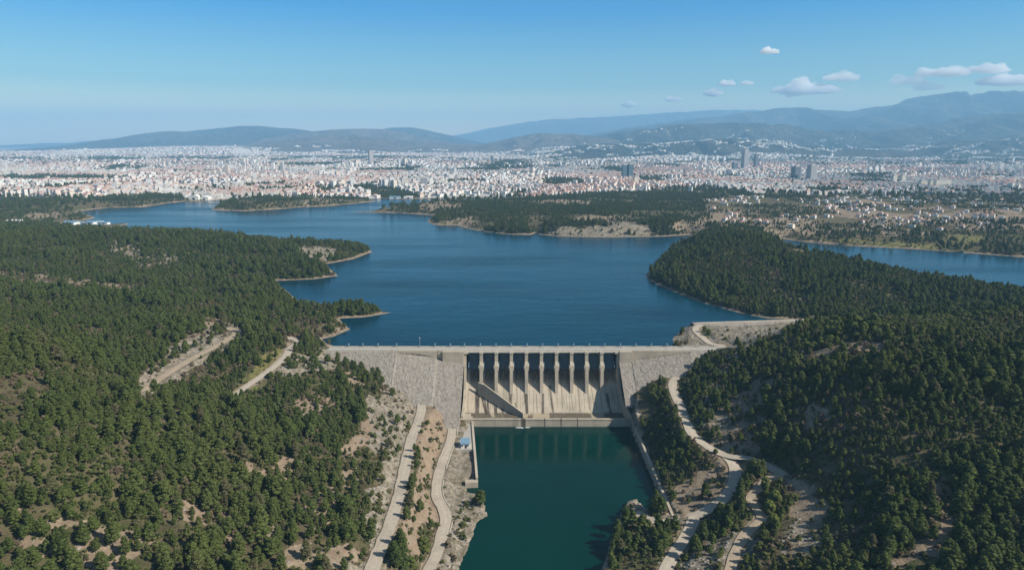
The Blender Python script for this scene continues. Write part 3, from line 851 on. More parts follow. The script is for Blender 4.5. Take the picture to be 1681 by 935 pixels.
# dark staining and bay shadow painted on the upper chute, sunlit wedges left pale
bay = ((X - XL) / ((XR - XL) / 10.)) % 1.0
bay_shade = smooth(641, 622, ppy + 9 * fbm(px_ / 5., ppy / 30., 3, 19)) * smooth(.16, .24, bay + .1 * (fbm(px_ / 4., ppy / 6., 2, 23) - .5)) * .9
stain[..., 0] = np.maximum(stain[..., 0], bay_shade)
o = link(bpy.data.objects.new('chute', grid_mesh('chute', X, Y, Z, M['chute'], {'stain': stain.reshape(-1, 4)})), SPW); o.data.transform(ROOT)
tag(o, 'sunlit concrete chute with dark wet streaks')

PITCHX = (XR - XL) / 10.
nose = [(508, -15.5), (508, 1.6), (496.4, 1.6), (495.6, -5), (493.0, -7.6), (492.2, -11.5), (490.7, -21), (488.8, -29.5), (492, -27.2), (497, -21.5), (502, -16.2)]
pm = None
for k in range(1, 10):
    xc = XL + PITCHX * k
    b = MB(); b.prism(nose, -1.2, 1.2)
    if pm is None:
        b.m = 0
        me = b.mesh('pier', M['conc']); pm = me
        c = MB()
        br = [(497.2, -11.6), (497.2, -7.0), (493.6, -7.4), (492.7, -8.4), (492.8, -11.2)]
        c.prism(br, 0, .7); bm_r = c.mesh('trunnion_bracket', M['conc'])
        c = MB(); c.prism(br, -.7, 0); bm_l = c.mesh('trunnion_bracket', M['conc'])
        for me2 in (pm, bm_r, bm_l): me2.transform(Matrix.Translation((0, -478, -TAIL)))
    p = link(bpy.data.objects.new('pier', pm), SPW); p.location = (xc - 22, 0, 0)
    q = link(bpy.data.objects.new('trunnion_bracket', bm_r), p); q.location = (1.203, 0, 0)
    q = link(bpy.data.objects.new('trunnion_bracket', bm_l), p); q.location = (-1.203, 0, 0)
# gates with their arms
gm = am = None
for k in range(10):
    xc = XL + PITCHX * (k + .5)
    if gm is None:
        h = PITCHX / 2 - 1.25
        b = MB(); n = 10
        P = [(503.0 + 2.2 * math.sin(math.pi * (.12 + .55 * t)), -13.6 + 14.1 * t) for t in np.linspace(0, 1, n)]
        Q = [(y + .5, z) for y, z in P][::-1]
        b.prism(P + Q, -h, h)
        for t in (.16, .36, .56, .76, .95):
            y = 503.0 + 2.2 * math.sin(math.pi * (.12 + .55 * t)); z = -13.6 + 14.1 * t
            b.box(-h, h, y - .55, y + .02, z - .28, z + .28)
        for xx in np.linspace(-h + .4, h - .4, 6):
            for q in range(n - 1):
                (ya, za), (yb, zb) = P[q], P[q + 1]
                b.tube((xx, ya - .18, za), (xx, yb - .18, zb), .16, .16, 4)
        gm = b.mesh('gate', M['steel'])
        am = []
        for sx in (-1, 1):
            c = MB()
            for z in (-9.5, -3.0):
                c.tube((sx * (h - .5), 494.6, -9.3), (sx * (h - .9), 504.1, z), .34, .3, 6)
            c.tube((sx * (h - .62), 501.4, -9.4), (sx * (h - .78), 501.4, -4.5), .18, .18, 5)
            am.append(c.mesh('gate_arm', M['steel']))
        for me2 in (gm, *am): me2.transform(Matrix.Translation((0, -478, -TAIL)))
    g = link(bpy.data.objects.new('gate', gm), SPW); g.location = (xc - 22, 0, 0)
    for q in am: link(bpy.data.objects.new('gate_arm', q), g)
# bridge deck over the gates
b = MB(); b.box(XL - 1.4, XR + 1.4, 496.5, 507.2, 1.62, CREST - .42)
for k in range(11):
    x = XL + PITCHX * k
    b.box(x - 1.5, x + 1.5, 495.7, 496.497, .9, CREST - .3)
part(b, 'bridge_deck', M['kerb'], bevel=.05)
top = [(499, 3.3), (497, 3.3), (496, -5), (494.6, -10), (488, -24.6), (479, -30.5), (462, -33.4), (458.5, -33.6), (458.5, -45), (499, -45)]
for side in (-1, 1):
    b = MB()
    if side < 0: b.prism(top, XL - 1.7, XL)
    else:
        b.prism(top, 0, 1.7); b.v = [(x + float(xr(y)), y, z) for x, y, z in b.v]
    part(b, 'side_wall', M['conc'], bevel=.06)
# end sill, its left block, the slanting divider
pr = np.array([(459.25, -46), (459.2, -41), (459.2, -38.6), (459.2, -36.8), (458.95, -36.75), (458.95, -36.2), (459.1, -36.1), (460.9, -36.1), (461, -36.2), (461, -40), (461, -46)])
xs_ = np.linspace(-28.5, float(xr(460)) + .2, 420)
X = np.repeat(xs_[None], len(pr), 0); Y = np.repeat(pr[:, 0][:, None], len(xs_), 1); Z = np.repeat(pr[:, 1][:, None], len(xs_), 1)
px_, ppy, _ = proj(X, Y, Z)
st = np.zeros(X.shape + (4,), np.float32)
for c, w, a in ((859, 5.5, .95), (894, 1.6, .85), (921, 1.5, .9), (948, 1.3, .9), (846, 7, .35), (975, 1, .3), (1003, 3, .3), (812, 2, .2), (908, 1, .3)):
    st[..., 0] = np.maximum(st[..., 0], a * smooth(w, w * .4, np.abs(px_ - c)))
st[..., 0] = np.maximum(st[..., 0], .8 * smooth(-41.0, -41.9, Z))
o = link(bpy.data.objects.new('end_sill', grid_mesh('end_sill', X, Y, Z, M['chute'], {'stain': st.reshape(-1, 4)}, False)), SPW); o.data.transform(ROOT)
b = MB(); b.box(XL - 3.2, -28.503, 456.5, 462.5, -46, -35.2); b.box(XL - 3.2, -30, 462.503, 468, -46, -35.6)
part(b, 'abutment_block', M['conc'], bevel=.06)
b = MB()
A = Vector((-25.6, 489.2, -29)); B = Vector((8.2, 473.2, -41)); d = (B - A); nn = Vector((-d.y, d.x, 0)).normalized() * .45
TA, TB = -19.2, -37.3
mid = A.lerp(B, .16)
V = []
for P_, zt in ((A, TA), (mid, TA - 1.2), (B, TB)):
    for sg in (-1, 1):
        V += [(P_.x + nn.x * sg, P_.y + nn.y * sg, P_.z - 1), (P_.x + nn.x * sg, P_.y + nn.y * sg, zt)]
Fq = []
for q in (0, 4):
    a0, a1, b0, b1 = q, q + 1, q + 2, q + 3; c0, c1, d0, d1 = q + 4, q + 5, q + 6, q + 7
    Fq += [(a0, c0, c1, a1), (b0, b1, d1, d0), (a1, c1, d1, b1), (a0, b0, d0, c0)]
Fq += [(0, 1, 3, 2), (8, 10, 11, 9)]
b.add(V, Fq); b.box(8.0, 8.9, 460.9, 473.6, -42, -37.3)
part(b, 'divider_wall', M['conc'])
# wing walls above the rockfill on both sides of the spillway
def wing(name, pts, label, y=496.2, parent=None):
    b = MB(); n = len(pts)
    V = [(x, y, z) for x, z in pts] + [(x, y + 1.3, z) for x, z in pts]
    b.add(V, [tuple(range(n)), tuple(range(n, 2 * n))[::-1]] + [(i, n + i, n + (i + 1) % n, (i + 1) % n) for i in range(n)])
    return part(b, name, M['conc'])


wing('wing_wall', [(-87, 3.2), (-87, 1.6), (-70, .6), (-57, -2.2), (-57, 3.2)], '')
wing('wing_wall', [(-56.4, 3.2), (-56.4, -2.6), (-53.2, -3.6), (-53.2, 3.2)], '', 496.9)
b = MB(); b.box(-52.6, XL - 1.703, 494.6, 497.9, -8.5, 2.95); part(b, 'abutment_block', M['conc'], bevel=.08)
b = MB(); b.box(XR + 1.703, 91, 494.6, 497.9, -8.5, 2.95); part(b, 'abutment_block', M['conc'], bevel=.08)
wing('wing_wall', [(91.2, 3.2), (91.2, -4.2), (104, -2.2), (118, -.2), (134, 1.8), (134, 3.2)], '')

# foam where the two drains spill into the pool
b = MB()
for cx, cy, rx, ry in ((5.2, 457.8, 2.9, .6), (11.2, 458.0, 2.3, .5), (7.5, 457.0, 1.2, .35)):
    n = 22
    b.add([(cx + rx * math.cos(2 * math.pi * k / n) * random.uniform(.75, 1.1), cy + ry * math.sin(2 * math.pi * k / n) * random.uniform(.7, 1.2), TAIL + .04 + .01 * cx / 10) for k in range(n)], [tuple(range(n))])
tag(b.build('foam', M['foam']), 'white foam where drains spill into the green pool', kind='stuff')

# long wall on the right of the pool, quay on its left
b = MB(); b.prism([(457.8, -46), (457.8, -33.8), (452, -35.4), (328, -36.4), (326.6, -36.4), (326.6, -46)], 85.0, 86.5)
for k in range(17): b.box(86.5, 87.3, 332 + k * 7.3, 332.6 + k * 7.3, -44, -36.8)
o = b.build('retaining_wall', M['conc'], bevel=.06)
tag(o, 'long straight concrete wall along the right bank of the green pool', 'retaining wall')
b = MB(); b.prism([(445, -46), (445, -27), (458.5, -27.6), (458.5, -46)], 86.6, 95)
tag(b.build('platform', M['conc'], bevel=.1), 'small concrete platform at the foot of the spillway right wall', 'platform')
b = MB()
qa, qb = Vector((-28.4, 457.5, 0)), Vector((-20.9, 374, 0)); qd = (qb - qa).normalized(); qn = Vector((-qd.y, qd.x, 0))
def qbox(a0, a1, w0_, w1_, z0, z1):
    P = [qa + qd * a + qn * w for a in (a0, a1) for w in (w0_, w1_)]
    V = [(p.x, p.y, z) for z in (z0, z1) for p in (P[0], P[2], P[3], P[1])]
    b.add(V, [(3, 2, 1, 0), (4, 5, 6, 7), (0, 1, 5, 4), (1, 2, 6, 5), (2, 3, 7, 6), (3, 0, 4, 7)])
L = (qb - qa).length
qbox(0, L, -.6, .6, -46, -37.3); qbox(0, L, -.75, .75, -37.3, -37.0)
qbox(L - 1, L + 3, -7, .6, -46, -38.6)
tag(b.build('quay_wall', M['conc'], bevel=.05), 'pale concrete quay wall along the left bank of the green pool', 'quay wall')
b = MB(); qbox(2, 44, -14, -.76, -44, -37.75)
tag(b.build('concrete_apron', M['deck']), kind='structure')

# pump house with the blue roof
hx, hy, hz = -30.6, 415.0, -37.75
H = empty('pump_house', (hx, hy, hz), R(4))
tag(H, 'small pale hut with a blue roof on the quay below the dam', 'hut')
b = MB(); b.box(-2.7, 2.7, 0, 6.4, -.4, 3.3); b.build('wall', M['white'], H, bevel=.04)
b = MB(); b.prism([(-.5, 3.15), (6.9, 3.95), (6.9, 4.2), (-.5, 3.4)], -3.1, 3.1); b.build('roof', M['blueroof'], H)
b = MB(); b.box(-.3, 1.1, -.05, .05, 0, 2.3); b.build('door', M['darkglass'], H)
for x in (-1.9, 1.75):
    b = MB(); b.box(x - .5, x + .5, -.05, .05, 1.2, 2.2); b.build('window', M['darkglass'], H)
b = MB(); b.box(2.68, 2.76, 2, 4, 1.2, 2.2); b.build('window', M['darkglass'], H)

# lamps on the crest
lp = la = None
def lamp(px, h=2.6, label=None, first=[None]):
    x = (px - CX) / F * 529
    o = empty('street_lamp', (x, 505.9, CREST + .06))
    tag(o, label or 'short white lamp post standing on the lake side of the dam crest road', 'street lamp', 'lamp posts along the dam crest')
    if first[0] is None:
        a = MB(); a.tube((0, 0, 0), (0, 0, 3.2), .13, .09, 8); a.tube((0, 0, 0), (0, 0, .4), .3, .3, 8)
        h_ = MB(); h_.box(-.3, .3, -.9, .35, 3.2, 3.5); h_.tube((0, 0, 3.5), (0, 0, 3.7), .15, .1, 6)
        first[0] = (a.mesh('pole', M['metal']), h_.mesh('lamp_head', M['kerb']))
    p = link(bpy.data.objects.new('pole', first[0][0]), o); q = link(bpy.data.objects.new('lamp_head', first[0][1]), o)
    if h != 3.2:
        p.scale = (1.1, 1.1, h / 3.2); q.location = (0, 0, h - 3.2)
for px in (574, 597, 622, 652, 715, 740, 763): lamp(px)
lamp(690, 7.5, 'tall slim mast on the dam crest road left of the spillway')
for k in range(16): lamp(789 + 25.4 * k)

# small boulders thrown along the crest edge and rubble are scattered further down

# ------------------------------------------------------------------ trees
def ico(r, o, sq, rnd):
    bm = bmesh.new(); bmesh.ops.create_icosphere(bm, subdivisions=2, radius=1.0)
    V = []
    for v in bm.verts:
        k = 1 + rnd.uniform(-.26, .26)
        V.append((o[0] + v.co.x * r * k, o[1] + v.co.y * r * k, o[2] + v.co.z * r * sq * k))
    Fc = [tuple(v.index for v in f.verts) for f in bm.faces]; bm.free()
    return V, Fc


def leaf(mb, c, s, rnd, up=.25):
    n = Vector((rnd.gauss(0, 1), rnd.gauss(0, 1), rnd.gauss(0, 1) + up)).normalized()
    u = n.orthogonal().normalized(); w = n.cross(u); a = rnd.uniform(0, 6.28)
    u2 = u * math.cos(a) + w * math.sin(a); w2 = n.cross(u2)
    l = s * rnd.uniform(.7, 1.5); q = s * rnd.uniform(.35, .6)
    c = Vector(c)
    mb.add([c - u2 * l - w2 * q * .4, c + w2 * q * -1, c + u2 * l, c + w2 * q], [(0, 1, 2, 3)])


def make_tree(seed, kind):
    """trunk and crown builders of one tree, standing on the origin"""
    r = random.Random(seed)
    tr, cr = MB(), MB()
    if kind == 'pine':
        H = r.uniform(7.6, 9.6); Wd = r.uniform(2.3, 2.9); base = r.uniform(.16, .26) * H; n = 25; col = 1.0
    elif kind == 'broad':
        H = r.uniform(6.2, 7.6); Wd = r.uniform(2.8, 3.4); base = .16 * H; n = 20; col = 1.0
    else:
        kind = 'bush'
        H = r.uniform(1.7, 2.5); Wd = r.uniform(1.1, 1.5); base = .1; n = 8; col = 1
    lean = Vector((r.uniform(-.05, .05), r.uniform(-.05, .05), 0))
    if kind != 'bush':
        tr.tube((0, 0, -1.2), lean * H * .5 + Vector((0, 0, H * .5)), .21, .14, 7)
        tr.tube(lean * H * .5 + Vector((0, 0, H * .5)), lean * H + Vector((0, 0, H * .93)), .14, .03, 6)
    else:
        tr.tube((0, 0, -.3), (0, 0, H * .6), .06, .03, 5)
    for k in range(n):
        t = (k + r.random() * .8) / n
        z = base + (H - base) * (.06 + .9 * t)
        if kind == 'pine': rad = Wd * (1 - t) ** .62 * (.55 + .45 * min(1, t * 5))
        elif kind == 'broad': rad = Wd * math.sqrt(max(0, 1 - (2 * t - .85) ** 2 * .8)) * .8
        else: rad = Wd * (1 - t * .6)
        a = k * 2.399 + r.uniform(-.5, .5)
        d = rad * r.uniform(.45, .82)
        c = (lean.x * z + d * math.cos(a), lean.y * z + d * math.sin(a), z)
        cs = (.3 + .26 * (1 - t)) * Wd * r.uniform(.55, .95) if kind == 'pine' else Wd * r.uniform(.3, .46)
        sq = r.uniform(.5, .75) if kind == 'pine' else r.uniform(.65, .9)
        V, Fc = ico(cs * .86, c, sq, r); cr.add(V, Fc)
        if kind != 'bush' and k % 3 == 0:
            tr.tube((lean.x * z, lean.y * z, max(.5, z - .7)), c, .07, .025, 5)
        for q in range(34 if kind != 'bush' else 22):
            v = Vector((r.gauss(0, 1), r.gauss(0, 1), r.gauss(0, .8) + .25)).normalized()
            leaf(cr, (c[0] + v.x * cs * r.uniform(.85, 1.22), c[1] + v.y * cs * r.uniform(.85, 1.22), c[2] + v.z * cs * sq * r.uniform(.85, 1.3)), .27 if kind != 'bush' else .17, r)
    if kind == 'pine':
        V, Fc = ico(.36, (lean.x * H, lean.y * H, H - .3), 1.5, r); cr.add(V, Fc)
    return tr, cr


HID = bpy.data.collections.new('tree_kinds')
PROTO = {}
def protos(kind, matname, seeds):
    out = []
    col = bpy.data.collections.new('kinds_' + kind)
    for i, s_ in enumerate(seeds):
        tr, cr = make_tree(s_, kind)
        tm = tr.mesh('trunk', M['bark']); cm = cr.mesh('crown', M[matname])
        both = MB(); both.add(tr.v, tr.f); both.m = 1; both.add(cr.v, cr.f)
        jm = both.mesh(kind + '_whole', [M['bark'], M[matname]])
        col.objects.link(bpy.data.objects.new(kind + '_tree_kind', jm))
        out.append((tm, cm))
    PROTO[kind] = (out, col)


protos('pine', 'pine', range(20, 27))
protos('broad', 'broad', range(40, 43))
protos('bush', 'scrub', range(50, 54))
protos('drybush', 'dry', range(60, 63))
rcol = bpy.data.collections.new('kinds_rock')
for i in range(4):
    rr = random.Random(70 + i); b = MB(); V, Fc = ico(1.0, (0, 0, .25), rr.uniform(.55, .8), rr); b.add([(x * rr.uniform(.9, 1.1) * 1.25, y, z) for x, y, z in V], Fc)
    rcol.objects.link(bpy.data.objects.new('rock_kind', b.mesh('rock_whole', M['stone'])))
PROTO['rock'] = ([], rcol)


def scatter(name, kind, P, scl, nvar):
    n = len(P)
    me = bpy.data.meshes.new(name)
    me.vertices.add(n); me.vertices.foreach_set('co', np.ascontiguousarray(P, np.float32).ravel())
    a = me.attributes.new('turn', 'FLOAT', 'POINT'); a.data.foreach_set('value', RNG.uniform(0, 6.283, n).astype(np.float32))
    a = me.attributes.new('size', 'FLOAT_VECTOR', 'POINT')
    sc = np.repeat(np.asarray(scl, float)[:, None], 3, 1) * np.stack([RNG.uniform(.98, 1.25, n), RNG.uniform(.98, 1.25, n), RNG.uniform(.72, 1.12, n)], -1)
    a.data.foreach_set('vector', sc.astype(np.float32).ravel())
    a = me.attributes.new('which', 'INT', 'POINT'); a.data.foreach_set('value', RNG.integers(0, nvar, n).astype(np.int32))
    o = link(bpy.data.objects.new(name, me))
    g = bpy.data.node_groups.new(name + '_nodes', 'GeometryNodeTree')
    g.interface.new_socket('Geometry', in_out='INPUT', socket_type='NodeSocketGeometry')
    g.interface.new_socket('Geometry', in_out='OUTPUT', socket_type='NodeSocketGeometry')
    N = g.nodes; L_ = g.links
    gi = N.new('NodeGroupInput'); go = N.new('NodeGroupOutput')
    ip = N.new('GeometryNodeInstanceOnPoints'); ci = N.new('GeometryNodeCollectionInfo')
    ci.inputs['Collection'].default_value = PROTO[kind][1]; ci.inputs['Separate Children'].default_value = True; ci.inputs['Reset Children'].default_value = True
    def na(nm, ty):
        q = N.new('GeometryNodeInputNamedAttribute'); q.data_type = ty; q.inputs['Name'].default_value = nm
        return [s_ for s_ in q.outputs if s_.enabled and s_.name == 'Attribute'][0]
    cx = N.new('ShaderNodeCombineXYZ'); L_.new(na('turn', 'FLOAT'), cx.inputs[2])
    er = N.new('FunctionNodeEulerToRotation'); L_.new(cx.outputs[0], er.inputs[0])
    L_.new(gi.outputs[0], ip.inputs['Points']); L_.new(ci.outputs[0], ip.inputs['Instance'])
    ip.inputs['Pick Instance'].default_value = True
    L_.new(na('which', 'INT'), ip.inputs['Instance Index']); L_.new(er.outputs[0], ip.inputs['Rotation']); L_.new(na('size', 'FLOAT_VECTOR'), ip.inputs['Scale'])
    L_.new(ip.outputs[0], go.inputs[0])
    md = o.modifiers.new('scatter', 'NODES'); md.node_group = g
    return o


def jgrid(y0, y1, sp_, wide=.84, pad=70):
    ys = np.arange(y0, y1, sp_); out = []
    for k, y in enumerate(ys):
        h = wide * y + pad
        xs = np.arange(-h, h, sp_) + (sp_ / 2 if k % 2 else 0)
        out.append(np.stack([xs, np.full(len(xs), y)], -1))
    P = np.concatenate(out); P += RNG.uniform(-.42, .42, P.shape) * sp_
    return P


def clear(x, y, z, margin=2.0, water=4.0):
    """places where a tree can stand: off water, roads and the dam"""
    ok = np.ones(len(x), bool)
    lake = (y > 515) & (y < 2400)
    k = np.where(lake)[0]
    if len(k):
        for P in (RES, ARM):
            i = inside(x[k], y[k], P); d = seg_dist(x[k], y[k], P)
            ok[k[i | (d < water)]] = False
        ok[k[z[k] < .5]] = False
    k = np.where((y < 480) & (np.abs(x) < 130))[0]
    if len(k):
        i = inside(x[k], y[k], POOL); d = seg_dist(x[k], y[k], POOL)
        ok[k[i | (d < 2.2)]] = False
    for pts, w in ROADW.values():
        bb = np.where((x > pts[:, 0].min() - 12) & (x < pts[:, 0].max() + 12) & (y > pts[:, 1].min() - 12) & (y < pts[:, 1].max() + 12))[0]
        if len(bb): ok[bb[seg_dist(x[bb], y[bb], pts[::2, :2], False) < w / 2 + margin]] = False
    fz = CREST - (DAM_Y0 - y) / SLOPE
    ok[(x > DAM_XL - 4) & (x < DAM_XR + 3) & (y > 425) & (y < 514) & (np.where(y > DAM_Y0, CREST, fz) > z - .8)] = False
    ok[(x > -42) & (x < 97) & (y > 440) & (y < 514)] = False
    ok[(x > DAM_XL - 9) & (x < DAM_XR + 9) & (y > 494) & (y < 512)] = False
    ok[(x > 128) & (x < 290) & (seg_dist(x, y, sd[::10] + nrm * 6, False) < 17)] = False
    ok[(x > -46) & (x < -18) & (y > 370) & (y < 462)] = False
    return ok


def patch_density(x, y, d):
    wx, wy = warp(x, y)
    fw = smooth(900, 1400, y)
    wx, wy = x + (wx - x) * (1 + 2 * fw), y + (wy - y) * (1 + 2 * fw)
    for ch, dn, P in PW:
        lo = P.min(0) - 60; hi = P.max(0) + 60
        k = np.where((x > lo[0]) & (x < hi[0]) & (y > lo[1]) & (y < hi[1]))[0]
        if len(k) == 0: continue
        i = k[inside(wx[k], wy[k], P)]
        d[i] = np.minimum(d[i], dn)
    return d


# near woods
P = jgrid(165, 1230, 2.75); x, y = P[:, 0], P[:, 1]
d = np.full(len(x), .97)
gap = fbm(x / 16., y / 16., 4, 200)
d *= np.where(gap > .66, .15, 1.0)
gap2 = fbm(x / 60., y / 60., 3, 210)
d *= np.where(gap2 > .68, .6, 1.0)
bx_, by_, _ = proj(x, y, np.zeros(len(x)))
d *= np.where((x < 0) & (y < 262), .8, 1.0)
d *= np.where(y > 520, .93, 1.0)
d *= np.where(inside(x, y, RURAL), .22, 1.0)
d = patch_density(x, y, d)
zt = terrain(x, y); sh_ = 3.6 * y / (HC - zt)
d2 = patch_density(x * (1 + sh_ / y), y + sh_, np.full(len(x), 1.0))
d = np.minimum(d, .03 + d2 * 1.25)
for nm_ in ('roadA', 'roadB', 'roadC', 'roadD', 'roadE', 'roadF', 'roadG', 'roadH'):
    pts, w = ROADW[nm_]
    d *= np.where(seg_dist(x * (1 + sh_ / y), y + sh_, pts[::3, :2], False) < w * .5, .3, 1)
k = RNG.random(len(x)) < d; x, y = x[k], y[k]
z = terrain(x, y); k = clear(x, y, z); x, y, z = x[k], y[k], z[k]
size = .73 * (.4 + .95 * RNG.random(len(x)) ** 2.1) * (.72 + .62 * smooth(.38, .62, fbm(x / 45., y / 45., 3, 215)))
NEAR = np.stack([x, y, z, size], -1)

# woods round the lake further off
P = jgrid(1230, 2500, 6.0); x, y = P[:, 0], P[:, 1]
wood = inside(x, y, WILD) | inside(x, y, NWP) | inside(x, y, DARKWOOD)
for c in CAPES: wood |= inside(x, y, c)
d = np.where(wood, .82, 0)
rur = inside(x, y, RURAL)
d = np.where(rur, .52 * smooth(.44, .56, fbm(x / 70., y / 110., 4, 222)), d)
d = np.where(wood & ~rur, d * np.where(fbm(x / 45., y / 60., 4, 224) > .57, .15, 1), d)
d = patch_density(x, y, d)
k = RNG.random(len(x)) < d; x, y = x[k], y[k]
z = terrain(x, y); k = clear(x, y, z, 2, 7); x, y, z = x[k], y[k], z[k]
FAR = np.stack([x, y, z, RNG.uniform(.5, 1.0, len(x)) * np.where(inside(x, y, RURAL), .75, 1.0)], -1)
# trees between the houses of the plain
P = jgrid(1500, 6800, 17.0, .95); x, y = P[:, 0], P[:, 1]
free = (~in_city(x, y)) & ~(inside(x, y, WILD) & (y < 2500)) & ~inside(x, y, RES)
g = (free & (RNG.random(len(x)) < .6)) | (RNG.random(len(x)) < .15)
g &= ~inside(x, y, WILD) & (y < 6800)
for c in CAPES + [NWP, DARKWOOD]: g &= ~(inside(x, y, c) & (y < 2500))
x, y = x[g], y[g]; z = terrain(x, y); k = clear(x, y, z, 2, 10); x, y, z = x[k], y[k], z[k]
PLAIN = np.stack([x, y, z, RNG.uniform(1.0, 1.7, len(x)) * (1 + .5 * smooth(3000, 6000, y))], -1)

# the trees one can tell apart: those nearest, and those standing alone by the roads
def at_ground(px, py):
    q = hits([(px, py)])[0]; return q[0], q[1], float(terrain(np.array([q[0]]), np.array([q[1]]))[0])


LONE = [  # photo place of the foot, size, kind, label
    (681, 742, .6, 'pine', 'small dark pine between the two roads, nearest the dam'),
    (684, 772, .62, 'pine', 'small dark pine beside the upper left road halfway down'),
    (676, 806, .8, 'pine', 'dark pine on the bank below the upper left road, first of the cluster'),
    (690, 812, .7, 'pine', 'slim dark pine on the orange bank between both roads'),
    (674, 838, 1.05, 'pine', 'large dark pine in the middle of the bank between both roads'),
    (690, 842, .95, 'pine', 'bushy dark pine right of the large pine between both roads'),
    (668, 856, .9, 'pine', 'dark pine at the right edge of the upper left road, beside the large pine'),
    (660, 902, 1.15, 'broad', 'round dark green tree beside the upper left road near the bottom'),
    (697, 908, 1.2, 'broad', 'bright green round tree next to the lower left road'),
    (676, 938, 1.0, 'broad', 'bright green tree at the bottom edge between the two left roads'),
    (632, 700, .6, 'pine', 'single dark tree on the pale rock slope below the dam'),
    (640, 738, .75, 'pine', 'dark tree on the rock slope left of the upper road bend'),
    (654, 744, .7, 'pine', 'dark tree right at the left edge of the upper road'),
    (1256, 806, 1.0, 'broad', 'dark green tree at the near edge of the gravel clearing'),
    (1272, 830, 1.15, 'broad', 'bright green bushy tree in the gravel clearing'),
    (1262, 846, 1.05, 'broad', 'spreading green tree below the gravel clearing'),
    (1244, 772, .75, 'broad', 'small green tree in the triangle of the right road fork'),
    (1156, 546, .8, 'broad', 'green round tree inside the bend of the road behind the dam'),
    (1163, 551, .7, 'broad', 'small green tree beside the round tree behind the dam'),
    (1268, 867, 1.0, 'broad', 'light green tree left of the pale rocks under the clearing'),
    (1174, 745, .5, 'broad', 'small roadside tree at the outer bend of the right road'),
]
for px, py, s_, kd, lb in LONE:
    X_, Y_, Z_ = at_ground(px, py)
    q = np.hypot(NEAR[:, 0] - X_, NEAR[:, 1] - Y_) > 3.2
    NEAR = NEAR[q]
    e = empty('pine_tree' if kd == 'pine' else 'broadleaf_tree', (X_, Y_, Z_), random.uniform(0, 6.28))
    e.scale = (s_, s_, s_ * random.uniform(.9, 1.1))
    tag(e, lb, 'tree', 'trees standing alone by the roads')
    tm, cm = random.choice(PROTO[kd][0])
    link(bpy.data.objects.new('trunk', tm), e); link(bpy.data.objects.new('crown', cm), e)

qx, qy, qd_ = proj(NEAR[:, 0], NEAR[:, 1], NEAR[:, 2] + 4)
vis = (qx > 4) & (qx < 1677) & (qy > 300) & (qy < 930)
sz = np.where(vis, NEAR[:, 3] / qd_, 0)
pick = np.argsort(-sz)[:276]
mask = np.zeros(len(NEAR), bool); mask[pick] = True
for k in pick:
    x, y, z, s_ = NEAR[k]; px, py = qx[k], qy[k]
    e = empty('pine_tree', (x, y, z), random.uniform(0, 6.28)); e.scale = (s_ * random.uniform(1, 1.2), s_ * random.uniform(1, 1.2), s_ * random.uniform(.75, 1.1))
    if px < 330: lb = 'dark pine of the open wood at the lower left corner'
    elif px < 620: lb = 'dark pine in the scrubby wood left of the upper road, bottom edge'
    elif px < 900: lb = 'pine on the rough bank between road and green pool'
    elif px < 1150: lb = 'pine in the clump between the green pool and the right road'
    elif px < 1420: lb = 'dark pine on the slope below the gravel clearing'
    else: lb = 'dark pine of the dense wood at the lower right corner'
    tag(e, lb, 'tree', 'pines' + lb.split('pine')[1])
    tm, cm = random.choice(PROTO['pine'][0])
    link(bpy.data.objects.new('trunk', tm), e); link(bpy.data.objects.new('crown', cm), e)
REST = NEAR[~mask]
# low young growth, mostly broadleaf, on the crest of the near hill on the right
cr_m = (REST[:, 0] > 105) & (REST[:, 1] > 405) & (REST[:, 1] < 512) & (REST[:, 2] > 17 + 10 * (fbm(REST[:, 0] / 25., REST[:, 1] / 25., 3, 260) - .5))
yb = cr_m & (RNG.random(len(REST)) < .72)
YOUNG = REST[yb].copy(); YOUNG[:, 3] *= .62
REST = REST[~yb]; cr_m = cr_m[~yb]; REST[cr_m, 3] *= .7
FOREST = np.concatenate([REST, FAR, PLAIN])
tag(scatter('forest', 'pine', FOREST[:, :3], FOREST[:, 3], len(PROTO['pine'][0])), 'dark green pine forest covering the hills round the lake', kind='stuff')
# a sprinkling of paler broadleaf trees on the right hand slopes
k = np.where((NEAR[:, 0] > 40) & (NEAR[:, 1] < 560) & (RNG.random(len(NEAR)) < .14))[0]
Q = NEAR[k].copy(); Q[:, :2] += RNG.uniform(-2.2, 2.2, (len(Q), 2))
z = terrain(Q[:, 0], Q[:, 1]); ok = clear(Q[:, 0], Q[:, 1], z); Q = Q[ok]; Q[:, 2] = z[ok]
Q[:, 3] *= .8; Q = np.concatenate([Q, YOUNG])
tag(scatter('mixed_wood', 'broad', Q[:, :3], Q[:, 3], 3), 'paler broadleaf trees mixed into the right hand woods', kind='stuff')
# scrub and boulders
P = jgrid(165, 820, 2.7); x, y = P[:, 0], P[:, 1]
d = patch_density(x, y, np.full(len(x), 1.0)); d = np.where(d < .02, .06, np.where(d < .07, .34, np.where(d < .2, .16, np.where(d < .6, .5, .8))))
d *= .6 + smooth(.4, .58, fbm(x / 11., y / 11., 3, 231))
k = RNG.random(len(x)) < d; x, y = x[k], y[k]; z = terrain(x, y); k = clear(x, y, z, .8, 2); x, y, z = x[k], y[k], z[k]
dry = (fbm(x / 30., y / 30., 3, 270) + RNG.normal(0, .07, len(x))) > .56
bs_ = .35 + 1.25 * RNG.random(len(x)) ** 2
tag(scatter('dry_scrub', 'drybush', np.stack([x, y, z], -1)[dry], bs_[dry], 3), 'grey-brown dry bushes among the green scrub', kind='stuff')
x, y, z = x[~dry], y[~dry], z[~dry]
tag(scatter('scrub', 'bush', np.stack([x, y, z], -1), (.35 + 1.25 * RNG.random(len(x)) ** 2), 4), 'low dry scrub between the trees', kind='stuff')
